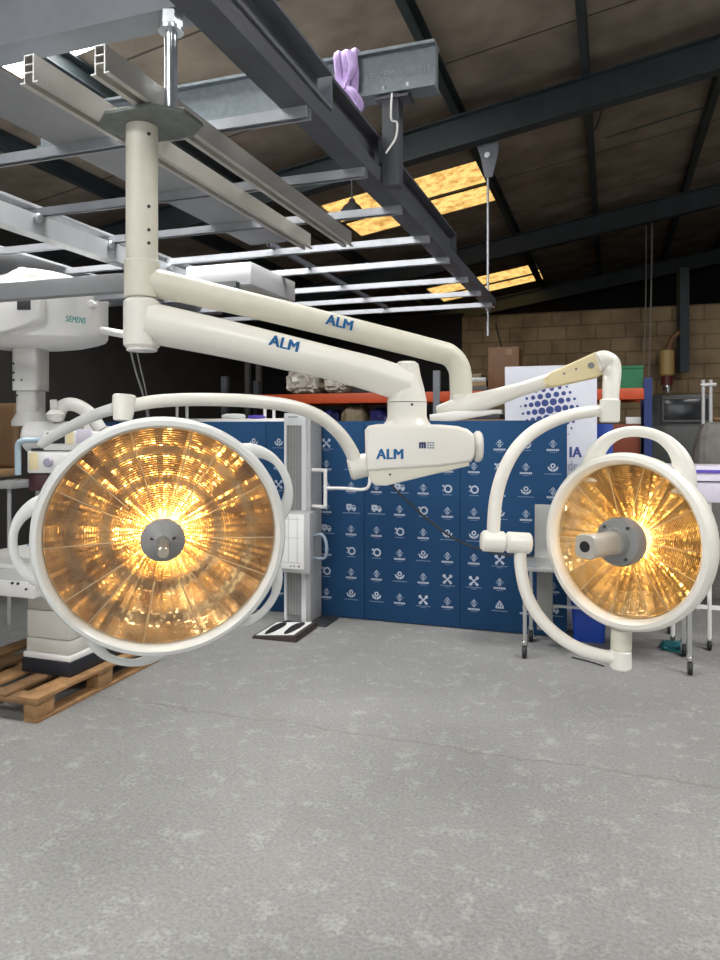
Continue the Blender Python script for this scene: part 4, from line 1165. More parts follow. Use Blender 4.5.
# ceiling-hung x-ray unit
DF, DM = 4.35, 4.62                     # depth of its front and of its column
kx, kc = DF / FPX, DM / FPX
cX = P(31, 345, DM)
TX = thing('ceiling_x_ray_unit', 'white ceiling-hung x-ray tube unit with telescopic column at the left edge', 'x-ray unit', Vector((cX.x, cX.y, 1.2)))
def lz(py): return CAM.z + (HOR - py) * kx - 1.2
def lx(px): return (px - 360) * kx - cX.x
def lzc(py): return CAM.z + (HOR - py) * kc - 1.2
yf = DF - DM
x0h, x1h = lx(-70), lx(86)
xm, hw = (x0h + x1h) / 2, (x1h - x0h) / 2
hd = -yf
bm = new(); rings = []
for py, s_, p in ((277, 0.985, 4), (280, 1.0, 4), (300, 1.0, 4), (331, 1.0, 4), (335, 0.97, 4)):
    rings.append(superell((xm, 0, lz(py)), hw * s_, hd * s_, p, 64))
for t, zc_ in ((0.85, 337), (0.62, 341), (0.36, 345), (0.14, 348)):
    cxm = xm * t
    rings.append(superell((cxm, 0, lz(zc_) * t + lzc(349) * (1 - t)), hw * t * 0.98 + 0.02, hd * (0.25 + 0.72 * t), 4, 64))
loft(bm, rings); hs = obj('housing', bm, white2, TX)
# squarer block standing proud at the left of the casing, with a slanting lower edge
bm = new()
prof = [(lx(-70), lz(283)), (lx(45), lz(283)), (lx(45), lz(321)), (lx(30), lz(327)), (lx(0), lz(336)), (lx(-70), lz(338))]
extrude(bm, prof, (0, yf - 0.07, 0), X_, Z, (0, 0.2, 0), 0.012); obj('front_block', bm, white2, hs)
bm = new(); box(bm, ((lx(23) + lx(36)) / 2, yf - 0.072, lz(307)), (lx(36) - lx(23), 0.014, 9.5 * kx), bev=0.003); obj('vent_window', bm, darkplastic, hs)
bm = text_bm('SIEMENS', 6.0 * kx, 0.02); place_text(bm, Vector((lx(66), yf - 0.003, lz(318.5))), X_ + Z * -0.12, Z, width=20 * kx); obj('logo', bm, teal_print, hs, label='small teal maker lettering', flat=True)
bm = new(); cyl(bm, (lx(91), yf * 0.8, lz(304)), (lx(91), yf * 0.9 - 0.03, lz(304)), 0.022, 16, 0.004); obj('knob', bm, white2, hs)
cg = mat('column_grey_white', (0.62, 0.61, 0.58), 0.4, noise=0.06)
bm = new(); loft(bm, [superell((0, 0, lzc(py)), 13.6 * kc, 0.10, 5, 32) for py in (345, 391)]); col_ = obj('telescopic_column', bm, cg, TX)
bm = new(); loft(bm, [superell((0, 0, lzc(py)), 10.8 * kc, 0.082, 5, 32) for py in (390, 412)]); obj('column_stage', bm, cg, TX)
bm = new(); lathe(bm, [(11 * kc, lzc(407)), (13 * kc, lzc(412)), (18 * kc, lzc(421)), (18 * kc, lzc(426))], (0, 0, 0), Z, 28); obj('column_collar', bm, cg, TX)
for (dx, py) in ((-10, 365), (-10, 374), (-2, 381), (-10, 381), (-8, 396)):
    bm = new(); yy = -0.098 if py < 391 else -0.08; cyl(bm, (dx * kc, yy, lzc(py)), (dx * kc, yy - 0.006, lzc(py)), 0.007, 8); obj('screw', bm, darkplastic, TX)
# tube head and collimator
bm = new(); cyl(bm, (lx(13), yf + 0.17, lz(437)), (lx(70), yf + 0.17, lz(437)), 16 * kx, 32, 0.02); th_ = obj('tube_head', bm, white2, TX)
bm = new(); cyl(bm, (lx(55), yf + 0.32, lz(436)), (lx(100), yf + 0.32, lz(441)), 14 * kx, 32, 0.02); obj('tube_end', bm, cg, th_)
bm = new(); box(bm, ((lx(45) + lx(106)) / 2, yf + 0.04, lz(441)), (lx(106) - lx(45), 0.14, 19 * kx), bev=0.01); pnl = obj('control_panel', bm, white2, TX)
ypf = yf - 0.033
bm = new(); box(bm, ((lx(49) + lx(67)) / 2, ypf, lz(438)), (18 * kx, 0.006, 11 * kx)); obj('display', bm, screen, pnl)
bm = new(); box(bm, (lx(72), ypf, lz(438)), (7 * kx, 0.006, 11 * kx)); obj('keypad', bm, ivory, pnl)
bm = new(); box(bm, (lx(86), ypf, lz(436)), (16 * kx, 0.006, 14 * kx), bev=0.002); obj('button_plate', bm, lilacwhite, pnl)
bm = new(); box(bm, ((lx(33) + lx(90)) / 2, yf + 0.05, lz(449.5)), (57 * kx, 0.15, 2.5 * kx)); obj('seam', bm, darkplastic, pnl)
bm = new(); box(bm, ((lx(29) + lx(88)) / 2, yf + 0.06, lz(462)), (59 * kx, 0.18, 22 * kx), bev=0.012); cm_ = obj('collimator', bm, white2, TX)
bm = new(); box(bm, (lx(36), yf - 0.033, lz(461)), (9 * kx, 0.006, 17 * kx), bev=0.002); obj('label_plate', bm, ivory, cm_)
bm = new(); cyl(bm, (lx(51), yf - 0.028, lz(462)), (lx(51), yf - 0.055, lz(462)), 4.5 * kx, 20, 0.004); obj('dial', bm, mat('grey_violet', (0.35, 0.33, 0.42), 0.4, noise=0.05), cm_)
bm = new(); box(bm, (lx(38), yf + 0.06, lz(482)), (20 * kx, 0.12, 18 * kx), bev=0.01); obj('cross_light', bm, mat('dark_maroon', (0.06, 0.015, 0.025), 0.5, noise=0.2), cm_)
bm = new(); tube(bm, [(lx(44), yf + 0.02, lz(440)), (lx(38), yf - 0.05, lz(440)), (lx(30), yf - 0.09, lz(440.5)), (lx(25.5), yf - 0.09, lz(444)), (lx(25), yf - 0.09, lz(453)), (lx(25), yf - 0.09, lz(474))], 0.018, 12, k=4); obj('handle', bm, bluegrey, TX, label='pale blue bent handle')
# hoses
bm = new(); tube(bm, [(lx(46), yf + 0.15, lz(420)), (lx(52), yf + 0.15, lz(406)), (lx(65), yf + 0.15, lz(404)), (lx(79), yf + 0.17, lz(413)), (lx(90), yf + 0.18, lz(430))], 0.042, 16); obj('hose', bm, cg, TX)
bm = new(); lathe(bm, [(0.02, 0), (0.05, 0.02), (0.055, 0.05), (0.03, 0.075), (0.0, 0.078)], (lx(48), yf + 0.10, lz(422)), Z, 20); cyl(bm, (lx(47), yf + 0.10, lz(412)), (lx(46.5), yf + 0.10, lz(399)), 0.022, 12, 0.004); obj('hose_gland', bm, cg, TX)
bm = new(); tube(bm, [(lx(-30), yf + 0.2, lz(282)), (lx(0), yf + 0.10, lz(279)), (lx(16), yf + 0.05, lz(274)), (lx(30), yf + 0.05, lz(273.5)), (lx(48), yf + 0.06, lz(276)), (lx(66), yf + 0.10, lz(280)), (lx(74), yf + 0.14, lz(286))], [0.05, 0.048, 0.042, 0.04, 0.04, 0.038, 0.034], 16); hz = obj('supply_hose', bm, white2, TX)
bm = new(); cyl(bm, (lx(16), yf + 0.05, lz(274)), (lx(22), yf + 0.05, lz(273.6)), 0.05, 20, 0.005); obj('hose_clip', bm, white2, hz)
bm = new(); cyl(bm, (lx(84), yf + 0.25, lz(324)), (lx(117), yf + 0.25, lz(330)), 0.025, 14, 0.01); obj('side_lever', bm, white2, hs)
# brown padded seat and bench at the far left
pb = P(10, 470, 6.7)
TBn = thing('padded_bench', 'brown padded chair back and seat on a metal frame at the left edge', 'chair', Vector((pb.x - 0.1, pb.y, 0)), RB)
def bz(py): return CAM.z + (HOR - py) / FPX * 6.7
bm = new(); box(bm, (0.0, 0.05, (bz(403) + bz(468)) / 2), (0.40, 0.10, bz(403) - bz(468)), bev=0.045, seg=4); obj('backrest', bm, tan, TBn)
bm = new(); box(bm, (0.0, -0.18, bz(472)), (0.42, 0.46, 0.07), bev=0.03, seg=3); obj('seat', bm, mat('tan_seat', (0.33, 0.2, 0.1), 0.5, noise=0.15), TBn)
bm = new(); box(bm, (0.1, -0.12, bz(482)), (0.7, 0.4, 0.06), bev=0.006); obj('frame', bm, standgrey, TBn)
for dx in (-0.12, 0.40):
    for dy in (-0.28, 0.05):
        bm = new(); cyl(bm, (dx, dy, 0), (dx, dy, bz(480)), 0.018, 10); obj('leg', bm, standgrey, TBn)

# ================================================================== RACKING AND WHAT IS ON IT
UR = 8.35
def rz(py, px=400): return at_u(px, py, UR).z
zR1 = rz(402.5)
rv = [gv(at_u(px, 400, UR)) for px in (225, 437, 648)]
TR = thing('pallet_rack', 'pallet rack with orange beams and blue uprights behind the backdrop', 'rack', uv(UR, rv[1], 0), RB)
RD = 0.9
for i, v in enumerate(rv):
    for y in (0, RD):
        bm = new(); box(bm, (v - rv[1], y, 1.2 if i < 2 else 1.13), (0.08, 0.07, 2.4 if i < 2 else 2.26)); obj('upright', bm, greysteel if i == 1 else (rackblue if i == 2 else darksteel), TR)
hbm = 10.5 / FPX * 8.4
for i in range(2):
    x0, x1 = rv[i] - rv[1] + 0.04, rv[i + 1] - rv[1] - 0.04
    for y in (0, RD):
        for zb_ in (zR1, 1.28, 0.15):
            bm = new(); box(bm, ((x0 + x1) / 2, y, zb_ + hbm / 2), (x1 - x0, 0.05, hbm), bev=0.004); obj('beam', bm, orange, TR)
    for zb_ in (zR1, 1.28):
        bm = new(); box(bm, ((x0 + x1) / 2, RD / 2, zb_ + hbm - 0.02), (x1 - x0, RD - 0.052, 0.03)); obj('shelf_deck', bm, woodd, TR)
ztopR = zR1 + hbm
zlowR = 1.28 + hbm


def rbox(px0, px1, py_top, u, zbase, d=0.5):
    p0, p1 = at_u(px0, py_top, u), at_u(px1, py_top, u)
    return gv(p0), gv(p1), p0.z - zbase


def wrapped(px0, px1, pyt, label, seed):
    v0, v1, h = rbox(px0, px1, pyt, UR + 0.1, ztopR)
    bm = new(); blob(bm, (0, 0.2, h / 2), (v1 - v0 - 0.004, 0.5, h), seed, 0.10, 4, 5)
    for v in bm.verts: v.co.z = max(v.co.z, 0.0)
    single('wrapped_bundle', bm, film, label, 'bundle', uv(UR + 0.1, (v0 + v1) / 2, ztopR), RB, group='wrapped bundles on the orange rack')


wrapped(283, 317, 369, 'white bundle in crumpled clear plastic on the orange rack, left of two', 1)
wrapped(321, 347, 372, 'white bundle in crumpled clear plastic on the orange rack, right of two', 2)
for (a, b, y, m_, lb, sd) in ((352, 366, 383, darkplastic, 'dark small parts box on the orange rack right of the wrapped bundles', 0), (368, 386, 386, mat('speckled_box', (0.12, 0.10, 0.09), 0.6, noise=0.6, nscale=30), 'speckled brown box on the orange rack beside the white elbow', 0)):
    v0, v1, h = rbox(a, b, y, UR + 0.05, ztopR)
    bm = new(); box(bm, (0, 0.15, h / 2), (v1 - v0, 0.3, h), bev=0.01); single('storage_box', bm, m_, lb, 'box', uv(UR + 0.05, (v0 + v1) / 2, ztopR), RB)
# lower level bags peeping over the backdrop
for (a, b, y, m_, lb, sd) in ((297, 315, 404, bagtan, 'tan bag on the lower rack shelf behind the x-ray stand', 4), (316, 337, 408, bagblue, 'dark blue bag left of the tan sack on the lower rack shelf', 5), (338, 366, 403, bagtan, 'tan sack with white print on the lower rack shelf, under the wrapped bundles', 6), (367, 386, 407, bagblue, 'dark blue bag on the lower rack shelf beside the white neck', 7)):
    v0, v1, h = rbox(a, b, y, UR + 0.1, zlowR)
    bm = new(); blob(bm, (0, 0.2, h / 2), (v1 - v0, 0.5, h), sd, 0.12, 3, 4)
    for v in bm.verts: v.co.z = max(v.co.z, 0.0)
    single('bag', bm, m_, lb, 'bag', uv(UR + 0.1, (v0 + v1) / 2, zlowR), RB)
# flat white cartons stacked to the right of the neck
zz_ = zlowR
for i, (a, b, y, m_, lb) in enumerate(((428, 505, 419.5, cardb, 'big cardboard carton on the lower rack shelf under the white sheets'), (432, 500, 414.5, mat('dark_sheet', (0.06, 0.06, 0.08), 0.5, noise=0.1), 'dark flat pack under the white sheets behind the backdrop'), (436, 502, 410, paper, 'stack of flat white sheets behind the spring arm'))):
    v0, v1, h = rbox(a, b, y, UR + 0.12, zz_)
    bm = new(); box(bm, (0, 0.25, h / 2), (v1 - v0, 0.5, h - 0.001), bev=0.004); single('carton', bm, m_, lb, 'carton', uv(UR + 0.12, (v0 + v1) / 2, zz_), RB); zz_ += h
# small stack on the top shelf
zz_ = ztopR
for i, (a, b, m_, lb, hh) in enumerate(((464, 487, mat('flat_dark', (0.10, 0.09, 0.08), 0.6, noise=0.3), 'dark flat case at the bottom of the small stack on the rack', 0.06), (463, 486, cardb, 'flat brown case in the middle of the small stack on the rack', 0.05), (466, 486, standgrey, 'grey flat case in the small stack on the rack, under the beige one', 0.05), (467, 481, bagtan, 'beige flat case on top of the small stack on the rack', 0.045))):
    v0, v1, h = rbox(a, b, 390, UR + 0.05, ztopR)
    bm = new(); box(bm, (0, 0.17, hh / 2), (v1 - v0, 0.34, hh - 0.001), bev=0.006); single('flat_case', bm, m_, lb, 'case', uv(UR + 0.05, (v0 + v1) / 2, zz_), RB, group='small stack of cases on the rack'); zz_ += hh
# brown wooden cabinet
v0, v1, h = rbox(488, 519, 347.5, UR + 0.05, ztopR)
t = thing('wooden_cabinet', 'brown wooden cabinet on top of the rack against the block wall', 'cabinet', uv(UR + 0.05, (v0 + v1) / 2, ztopR), RB)
bm = new(); box(bm, (0, 0.17, h / 2), (v1 - v0, 0.34, h), bev=0.006); obj('body', bm, brown, t)
bm = new(); box(bm, ((v1 - v0) * 0.18, -0.004, h - 0.06), (0.07, 0.006, 0.07)); obj('sticker', bm, mat('tan_sticker', (0.24, 0.14, 0.08), 0.6, noise=0.1), t)
bm = new(); cyl(bm, (0.03, 0.005, h * 0.4), (0.03, -0.02, h * 0.4), 0.015, 12, 0.003); obj('knob', bm, yellowc, t)
# green crate
v0, v1, h = rbox(619, 643, 366, UR + 0.05, ztopR)
t = thing('crate', 'green plastic crate on the orange rack at right', 'crate', uv(UR + 0.05, (v0 + v1) / 2, ztopR), RB)
w_ = v1 - v0
bm = new()
for (c, s) in (((0, 0.0, h / 2), (w_, 0.02, h)), ((0, 0.36, h / 2), (w_, 0.02, h)), ((-w_ / 2 + 0.01, 0.18, h / 2), (0.02, 0.36, h)), ((w_ / 2 - 0.01, 0.18, h / 2), (0.02, 0.36, h)), ((0, 0.18, 0.01), (w_, 0.36, 0.02))): box(bm, c, s)
obj('body', bm, green, t)
bm = new(); box(bm, (0, -0.004, h - 0.02), (w_ + 0.02, 0.03, 0.03), bev=0.004); obj('rim', bm, green, t)
# red boxes below it
zq = zlowR
for (a, b, y, m_, lb) in ((598, 640, 424, mat('red_brown_box', (0.22, 0.05, 0.025), 0.6, noise=0.3), 'reddish brown box on the lower rack shelf above the small lamp'), ):
    v0, v1, h = rbox(a, b, y, UR + 0.1, zq)
    bm = new(); box(bm, (0, 0.2, h / 2), (v1 - v0, 0.4, h), bev=0.01); single('storage_box', bm, m_, lb, 'box', uv(UR + 0.1, (v0 + v1) / 2, zq), RB)
    zq += h
v0, v1, h = rbox(626, 641, 417, UR + 0.1, zq)
bm = new(); box(bm, (0, 0.12, h / 2), (v1 - v0, 0.24, h), bev=0.006); single('storage_box', bm, paper, 'small white carton on the reddish brown box on the rack', 'box', uv(UR + 0.1, (v0 + v1) / 2, zq), RB)

# white bed rails glimpsed over the backdrop at left
UW = 6.9
TW = thing('bed_frame', 'white bed end with paired posts showing above the backdrop behind the large lamp', 'bed frame', uv(UW, gv(at_u(225, 420, UW)), 0), RB)
vc = gv(at_u(225, 420, UW))
for (a) in (177, 187, 265, 274):
    v = gv(at_u(a, 410, UW)) - vc; zt_ = at_u(a, 405, UW).z
    bm = new(); cyl(bm, (v, 0, 0), (v, 0, zt_), 0.017, 12); obj('post', bm, white2, TW)
v0 = gv(at_u(158, 419, UW)) - vc; v1 = gv(at_u(289, 419, UW)) - vc; zt_ = at_u(225, 420.5, UW).z
bm = new(); box(bm, ((v0 + v1) / 2, -0.03, zt_ - 0.03), (v1 - v0, 0.04, 0.10), bev=0.01); obj('rail', bm, white2, TW)
bm = new(); box(bm, ((v0 + v1) / 2, -0.03, 0.5), (v1 - v0, 0.04, 0.08), bev=0.01); obj('rail', bm, white2, TW)
# blanket heap on it
for (a, b, y, m_, lb, sd) in ((222, 246, 414.5, paper, 'white folded sheet lying on the white bed end', 1), (248, 266, 416, purpletrim, 'violet folded cloth lying on the white bed end', 2)):
    p0, p1 = at_u(a, y, UW - 0.03), at_u(b, y, UW - 0.03); zb_ = zt_ + 0.02
    bm = new(); blob(bm, (0, 0, (p0.z - zb_) / 2), (gv(p1) - gv(p0), 0.05, p0.z - zb_ + 0.02), sd, 0.1, 3)
    single('folded_cloth', bm, m_, lb, 'cloth', uv(UW - 0.03, (gv(p0) + gv(p1)) / 2, zb_), RB)
# dark post pair behind the lower arm
UQ = 9.4
for i, px in enumerate((248, 259)):
    q = at_u(px, 370, UQ)
    bm = new(); box(bm, (0, 0, 1.4), (0.07, 0.07, 2.8)); single('storage_post', bm, mat('dim_post', (0.08, 0.075, 0.07), 0.6, noise=0.2), ['left', 'right'][i] + ' one of the two dim posts in the dark behind the lower white arm', 'post', uv(UQ, gv(q), 0), RB, group='dim posts in the dark')

# ================================================================== POSTER, RIGHT SIDE
UP = 6.45
p0, p1 = at_u(505, 367, UP), at_u(597, 367, UP); zt_ = (p0.z)
vc = (gv(p0) + gv(p1)) / 2; w_ = gv(p1) - gv(p0)
TP_ = thing('poster_stand', 'tall white banner with a cluster of blue dots behind the backdrop', 'banner', uv(UP, vc, 0), RB)
bm = new(); box(bm, (0, 0, zt_ / 2 + 0.02), (w_, 0.02, zt_ - 0.04), bev=0.003); sh = obj('sheet', bm, poster, TP_)
bm = new(); box(bm, (0, 0.0, 0.025), (w_ + 0.04, 0.22, 0.05), bev=0.012); obj('base', bm, standgrey, TP_)
bm = new()
cdot = at_u(550, 410, UP); kd = cdot.y / FPX
for ri in range(-7, 8):
    for ci in range(-9, 10):
        x = (ci + (0.5 if ri % 2 else 0)) * 9.0; y = ri * 8.0
        x2 = x * (1 - 0.05 * abs(ci)); y2 = y * (1 - 0.045 * abs(ri))
        e = math.hypot(x2 / 32, y2 / 30)
        if e > 1.02: continue
        r = 3.3 * (1 - e ** 1.8) + 0.8
        rot = -0.12; xr = x2 * math.cos(rot) - y2 * math.sin(rot); yr = x2 * math.sin(rot) + y2 * math.cos(rot)
        disc2(bm, (gv(cdot) - vc) + xr * kd * 0.92, cdot.z - yr * kd, r * kd * 0.95, -0.0115, 14)
obj('dot_print', bm, dotblue, sh, flat=True)
for s, px, py, hp, wp, m_, lb in (('IA', 569.5, 452, 10.5, 12.5, dotblue, 'blue capitals'), ('dr', 568, 465.5, 9.5, 9.5, logo_grey, 'small grey letters')):
    q = at_u(px, py, UP - 0.0125); q2 = at_u(px + wp, py, UP - 0.0125); bm = text_bm(s, hp * kd, 0.045 if s == 'IA' else 0.015)
    place_text(bm, q, V, Z, width=(q2 - q).length); obj('lettering', bm, m_, sh, world=True, label=lb, flat=True)
# bright blue panel next to it
p0, p1 = at_u(590, 424, 6.9), at_u(613, 424, 6.9)
bm = new(); box(bm, (0, 0, p0.z / 2), (gv(p1) - gv(p0), 0.05, p0.z), bev=0.006); single('blue_board', bm, brightblue, 'bright blue upright board behind the white dotted banner', 'board', uv(6.9, (gv(p0) + gv(p1)) / 2, 0), RB)

# steel cart on castors
l1 = floor_at(525, 657); l2 = floor_at(690, 675)
uc_, v1_, v2_ = gu(l1), gv(l1), gv(l2); uc2 = gu(l2)
TC = thing('steel_cart', 'steel cart on castors behind the small lamp, with upright back plate', 'cart', uv((uc_ + uc2) / 2, (v1_ + v2_) / 2, 0), RB)
hw_ = (v2_ - v1_) / 2; ztc = CAM.z + (HOR - 568) / FPX * l1.y
bm = new(); box(bm, (0, 0.22, ztc), (2 * hw_ + 0.06, 0.5, 0.03), bev=0.004); obj('cart_top', bm, steelm, TC)
zpl = CAM.z + (HOR - 511) / FPX * l1.y
bm = new(); box(bm, (-hw_ + 0.26, 0.44, (ztc + zpl) / 2 + 0.01), (0.46, 0.02, zpl - ztc), bev=0.004); obj('back_plate', bm, steelm, TC)
for sx in (-1, 1):
    for y in (0, 0.44):
        bm = new(); box(bm, (sx * hw_, y, (0.11 + ztc - 0.015) / 2), (0.025, 0.025, ztc - 0.015 - 0.11)); lg = obj('leg', bm, steelm, TC)
        bm = new(); cyl(bm, (sx * hw_ - 0.015, y - 0.012, 0.045), (sx * hw_ + 0.015, y - 0.012, 0.045), 0.045, 18, 0.004); obj('castor_wheel', bm, black, lg)
        bm = new(); box(bm, (sx * hw_ - 0.02, y - 0.008, 0.075), (0.004, 0.03, 0.07)); box(bm, (sx * hw_ + 0.02, y - 0.008, 0.075), (0.004, 0.03, 0.07)); cyl(bm, (sx * hw_, y, 0.095), (sx * hw_, y, 0.125), 0.024, 12, 0.003); obj('castor_fork', bm, chrome, lg)
bm = new(); box(bm, (0, 0.44, 0.30), (2 * hw_, 0.02, 0.02)); obj('rear_rail', bm, steelm, TC)
bm = new(); box(bm, (-hw_ + 0.12, 0.30, ztc * 0.55 + 0.02), (0.12, 0.02, ztc * 0.75), bev=0.003); obj('side_plate', bm, mat('grey_plate', (0.2, 0.2, 0.19), 0.5, noise=0.1), TC)
# blue bin behind the cart
q = floor_at(583, 641)
bm = new(); loft(bm, [superell((0, 0, z), 0.135 * s, 0.14 * s, 8, 32) for z, s in ((0, 0.9), (0.30, 1.0), (0.302, 1.05), (0.33, 1.05), (0.331, 0.98), (0.05, 0.88))]); single('bin', bm, brightblue, 'blue plastic bin on the floor behind the steel cart', 'bin', q + U * 0.10 + V * 0.045, RB)
# teal cloth
q = floor_at(672, 650)
bm = new(); blob(bm, (0, 0, 0.03), (0.20, 0.16, 0.08), 9, 0.25, 3); 
for v in bm.verts: v.co.z = max(v.co.z, 0.001)
single('cloth', bm, tealcloth, 'crumpled teal cloth on the floor behind the right cart leg', 'cloth', q, RB)
# thin dark straw on the floor
q0, q1 = floor_at(572, 658), floor_at(604, 667)
bm = new(); tube(bm, [q0 + Z * 0.006, (q0 + q1) / 2 + Z * 0.007 + U * 0.01, q1 + Z * 0.006], 0.005, 6); single('wire_offcut', bm, black, 'thin dark wire offcut lying on the floor under the small lamp bow', 'wire', world=True)
# white trolley at the right edge
q = P(700, 470, 5.75)
TW2 = thing('white_trolley', 'white trolley with violet top edge at the right border behind the small lamp', 'trolley', Vector((q.x + 0.05, q.y, 0)), RB)
def tz(py): return CAM.z + (HOR - py) / FPX * 5.6
bm = new(); box(bm, (0, 0, (tz(466) + tz(502)) / 2), (0.62, 0.45, tz(466) - tz(502)), bev=0.01); bd = obj('body', bm, lilacwhite, TW2)
bm = new(); box(bm, (0, -0.228, tz(471)), (0.52, 0.01, 0.024)); obj('violet_strip', bm, purpletrim, bd)
bm = new(); box(bm, (0, -0.228, tz(481)), (0.6, 0.006, 0.008)); obj('drawer_gap', bm, darkplastic, bd)
for sx in (-0.26, 0.0, 0.27):
    for sy in (-0.19, 0.19):
        if sx == 0.0 and sy > 0: continue
        bm = new(); cyl(bm, (sx, sy, 0.08), (sx, sy, tz(501)), 0.017, 10); lg = obj('leg', bm, white2, TW2)
        bm = new(); cyl(bm, (sx - 0.014, sy, 0.04), (sx + 0.014, sy, 0.04), 0.04, 16, 0.004); obj('castor', bm, black, lg)
        bm = new(); box(bm, (sx, sy, 0.075), (0.036, 0.03, 0.03)); obj('castor_fork', bm, chrome, lg)
bm = new(); box(bm, (0, -0.19, 0.33), (0.54, 0.02, 0.03)); obj('lower_rail', bm, white2, TW2)
# black cabinets
UC = 8.6
p0, p1 = at_u(650, 395, UC), at_u(712, 395, UC); zt_ = p0.z; w_ = gv(p1) - gv(p0)
TK = thing('black_cabinet', 'black metal cabinet with dark glass upper door at right, below the block wall', 'cabinet', uv(UC, (gv(p0) + gv(p1)) / 2, 0), RB)
bm = new(); box(bm, (0, 0.3, zt_ / 2), (w_, 0.6, zt_), bev=0.008); obj('body', bm, cabinetm, TK)
zmid = at_u(680, 422, UC).z
bm = new(); box(bm, (0.05, -0.008, (zt_ + zmid) / 2), (w_ * 0.72, 0.014, zt_ - zmid - 0.06), bev=0.004); dr_ = obj('door', bm, screen, TK)
bm = new()
for (c, s) in (((0.05, -0.018, zt_ - 0.04), (w_ * 0.76, 0.012, 0.025)), ((0.05, -0.018, zmid + 0.01), (w_ * 0.76, 0.012, 0.025)), ((0.05 - w_ * 0.37, -0.018, (zt_ + zmid) / 2), (0.025, 0.012, zt_ - zmid - 0.04))): box(bm, c, s)
obj('door_trim', bm, cabdoor, dr_)
bm = new(); box(bm, (-0.02, -0.008, zmid - 0.42), (w_ * 0.85, 0.014, 0.75), bev=0.004); obj('door', bm, cabdoor, TK)
# yellow / red can with small bulb hanging from a conduit on the wall
qd = at_u(681, 330, UB - 0.25)
zr0, zr1 = at_u(681, 372, UB - 0.25).z, at_u(681, 268, UB - 0.25).z
kk = qd.y / FPX
TH = thing('wall_lamp', 'ochre and dark red hanging lamp beside a dark conduit on the block wall', 'lamp', Vector((qd.x, qd.y, zr0)))
bm = new(); box(bm, Vector((qd.x + 2 * kk, qd.y, (zr0 + zr1) / 2)), (9 * kk, 0.12, zr1 - zr0)); box(bm, Vector((qd.x + 2 * kk, qd.y + 0.12, (zr0 + zr1) / 2 + 0.5)), (0.03, 0.14, 0.05)); obj('conduit', bm, raftm, TH, world=True)
def hz_(py): return CAM.z + (HOR - py) * kk
bm = new(); tube(bm, [(qd.x + 2 * kk, qd.y, hz_(330)), (qd.x - 8 * kk, qd.y, hz_(338)), (qd.x - 14 * kk, qd.y, hz_(352))], 0.04, 10); obj('arm', bm, brown, TH, world=True)
bm = new(); cyl(bm, (qd.x - 14 * kk, qd.y, hz_(376)), (qd.x - 14 * kk, qd.y, hz_(350)), 7 * kk, 20, 0.02); obj('can', bm, yellowc, TH, world=True)
bm = new(); cyl(bm, (qd.x - 14 * kk, qd.y, hz_(386)), (qd.x - 14 * kk, qd.y, hz_(375)), 5.6 * kk, 20, 0.01); obj('collar', bm, redc, TH, world=True)
bm = new(); lathe(bm, [(5.5 * kk, hz_(385.5)), (5.5 * kk, hz_(389)), (4.2 * kk, hz_(393)), (0, hz_(394))], (qd.x - 14 * kk, qd.y, 0), Z, 20); obj('cap', bm, chrome, TH, world=True)
# hanging cords
for i, (a, b, lb) in enumerate((((652, 232), (648, 396), 'long pale cord hanging from the roof to the blue rack upright'), ((646, 275), (643, 372), 'shorter dim cord hanging beside the long pale cord'))):
    p, q = P(*a, 10.9 if i == 0 else 11.0), P(*b, 10.9 if i == 0 else 11.0)
    ztop_ = hyp(gv(p)) + SL
    bm = new(); tube(bm, [Vector((p.x, p.y, ztop_)), p, (p + q) / 2 + X_ * 0.01, q], 0.014 if i == 0 else 0.010, 8)
    single('cord', bm, mat('cord_grey', (0.22, 0.2, 0.17), 0.7, noise=0.1), lb, 'cord', world=True)
# thin dark pole leaning in front of the block wall
bm = new(); tube(bm, [P(496, 325, 10.3), P(503, 352, 10.1), P(515, 388, 9.9)], 0.012, 8); single('cord', bm, black, 'thin dark cord slanting down behind the brown wooden cabinet', 'cord', world=True)
# draped chair with frame at right edge
q = P(712, 450, 6.9)
TCh = thing('draped_walker', 'grey dust-covered seat with pale tubular frame at the right edge', 'chair', Vector((q.x + 0.03, q.y, 0)), RB)
def cz(py): return CAM.z + (HOR - py) / FPX * 6.8
bm = new(); rings = []
for z, s in ((0.45, 1.05), (cz(470), 1.0), (cz(450), 0.92), (cz(432), 0.78), (cz(424), 0.62), (cz(422), 0.4)):
    rings.append([v + Vector((0, 0, 0)) for v in superell((0.02, 0, z), 0.22 * s, 0.22 * s, 3.2, 40)])
for ri, ring in enumerate(rings):
    for j, v in enumerate(ring):
        f = 1 + 0.04 * math.sin(j * 2.3 + ri); v.x *= f; v.y *= f
loft(bm, rings); obj('dust_cover', bm, upholst, TCh)
for dx in (-0.105, -0.04):
    bm = new(); cyl(bm, (dx, -0.02, cz(426)), (dx, -0.02, cz(379)), 0.017, 12, 0.003); obj('frame_tube', bm, standgrey, TCh)
bm = new(); box(bm, (-0.06, -0.02, cz(384)), (0.14, 0.04, 0.03), bev=0.006); obj('cross_tube', bm, standgrey, TCh)
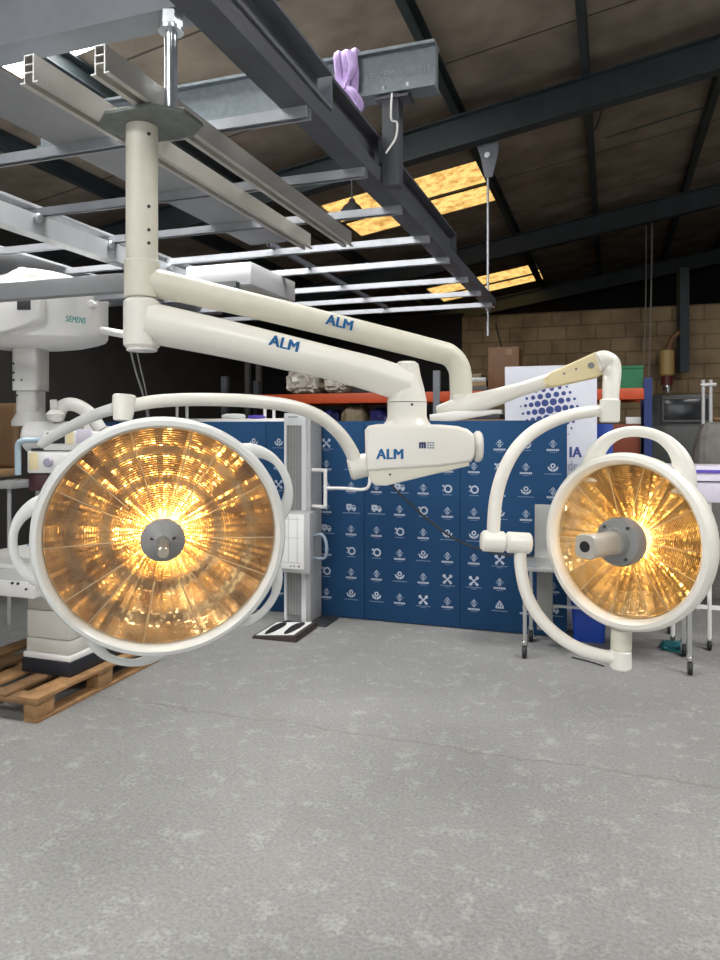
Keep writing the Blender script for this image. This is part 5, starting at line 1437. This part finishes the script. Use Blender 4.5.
for sx in (-0.17, 0.2):
    for sy in (-0.16, 0.16):
        bm = new(); cyl(bm, (sx, sy, 0), (sx, sy, 0.46), 0.016, 10); obj('leg', bm, standgrey, TCh)
bm = new(); box(bm, (0.08, 0.05, cz(419)), (0.2, 0.12, 0.03), bev=0.01); obj('armrest', bm, brown, TCh)
# dark roof lamp seen against the yellow skylight
q = P(352, 214, 6.6)
t = thing('bay_lamp', 'black bell-shaped bay lamp hanging in front of the yellow skylight', 'lamp', q)
bm = new(); kk = 6.6 / FPX; lathe(bm, [(13 * kk, -1 * kk), (12 * kk, 2 * kk), (8 * kk, 8 * kk), (4 * kk, 11 * kk), (2.5 * kk, 15 * kk), (0, 15 * kk)], (0, 0, 0), Z, 24); obj('shade', bm, black, t)
bm = new(); zr_ = hyp(gv(q)) + SL; cyl(bm, (0, 0, 14 * kk), (0, 0, zr_ - q.z), 0.008, 8); obj('cord', bm, black, t)

# ================================================================== LIGHT
def area(name, loc, rot, sx, sy, power, col):
    l = bpy.data.lights.new(name, 'AREA'); l.shape = 'RECTANGLE'; l.size = sx; l.size_y = sy; l.energy = power; l.color = col
    o = bpy.data.objects.new(name, l); link(o); o.location = loc; o.rotation_euler = rot; return o


area('doorway_daylight', uv(-6.05, 0, 2.15), (PI / 2, 0, RB), 6.2, 4.2, 90, (1.0, 0.99, 0.96))
w = bpy.data.worlds.new('World'); sc.world = w; w.use_nodes = True
bg = w.node_tree.nodes['Background']; bg.inputs[0].default_value = (0.75, 0.85, 1.0, 1); bg.inputs[1].default_value = 0.8

# ================================================================== CAMERA
cam = bpy.data.cameras.new('Camera'); co = bpy.data.objects.new('Camera', cam); link(co)
co.location = CAM; co.rotation_euler = (PI / 2, 0, 0)
cam.sensor_fit = 'VERTICAL'; cam.sensor_height = 36.0; cam.sensor_width = 27.0
cam.lens = FPX / 960 * 36.0
cam.shift_y = -(480 - HOR) / 960.0
cam.clip_start = 0.05
sc.camera = co
vs = sc.view_settings
vs.view_transform = 'Standard'; vs.look = 'None'; vs.gamma = 1; vs.use_curve_mapping = False; vs.exposure = 0.25
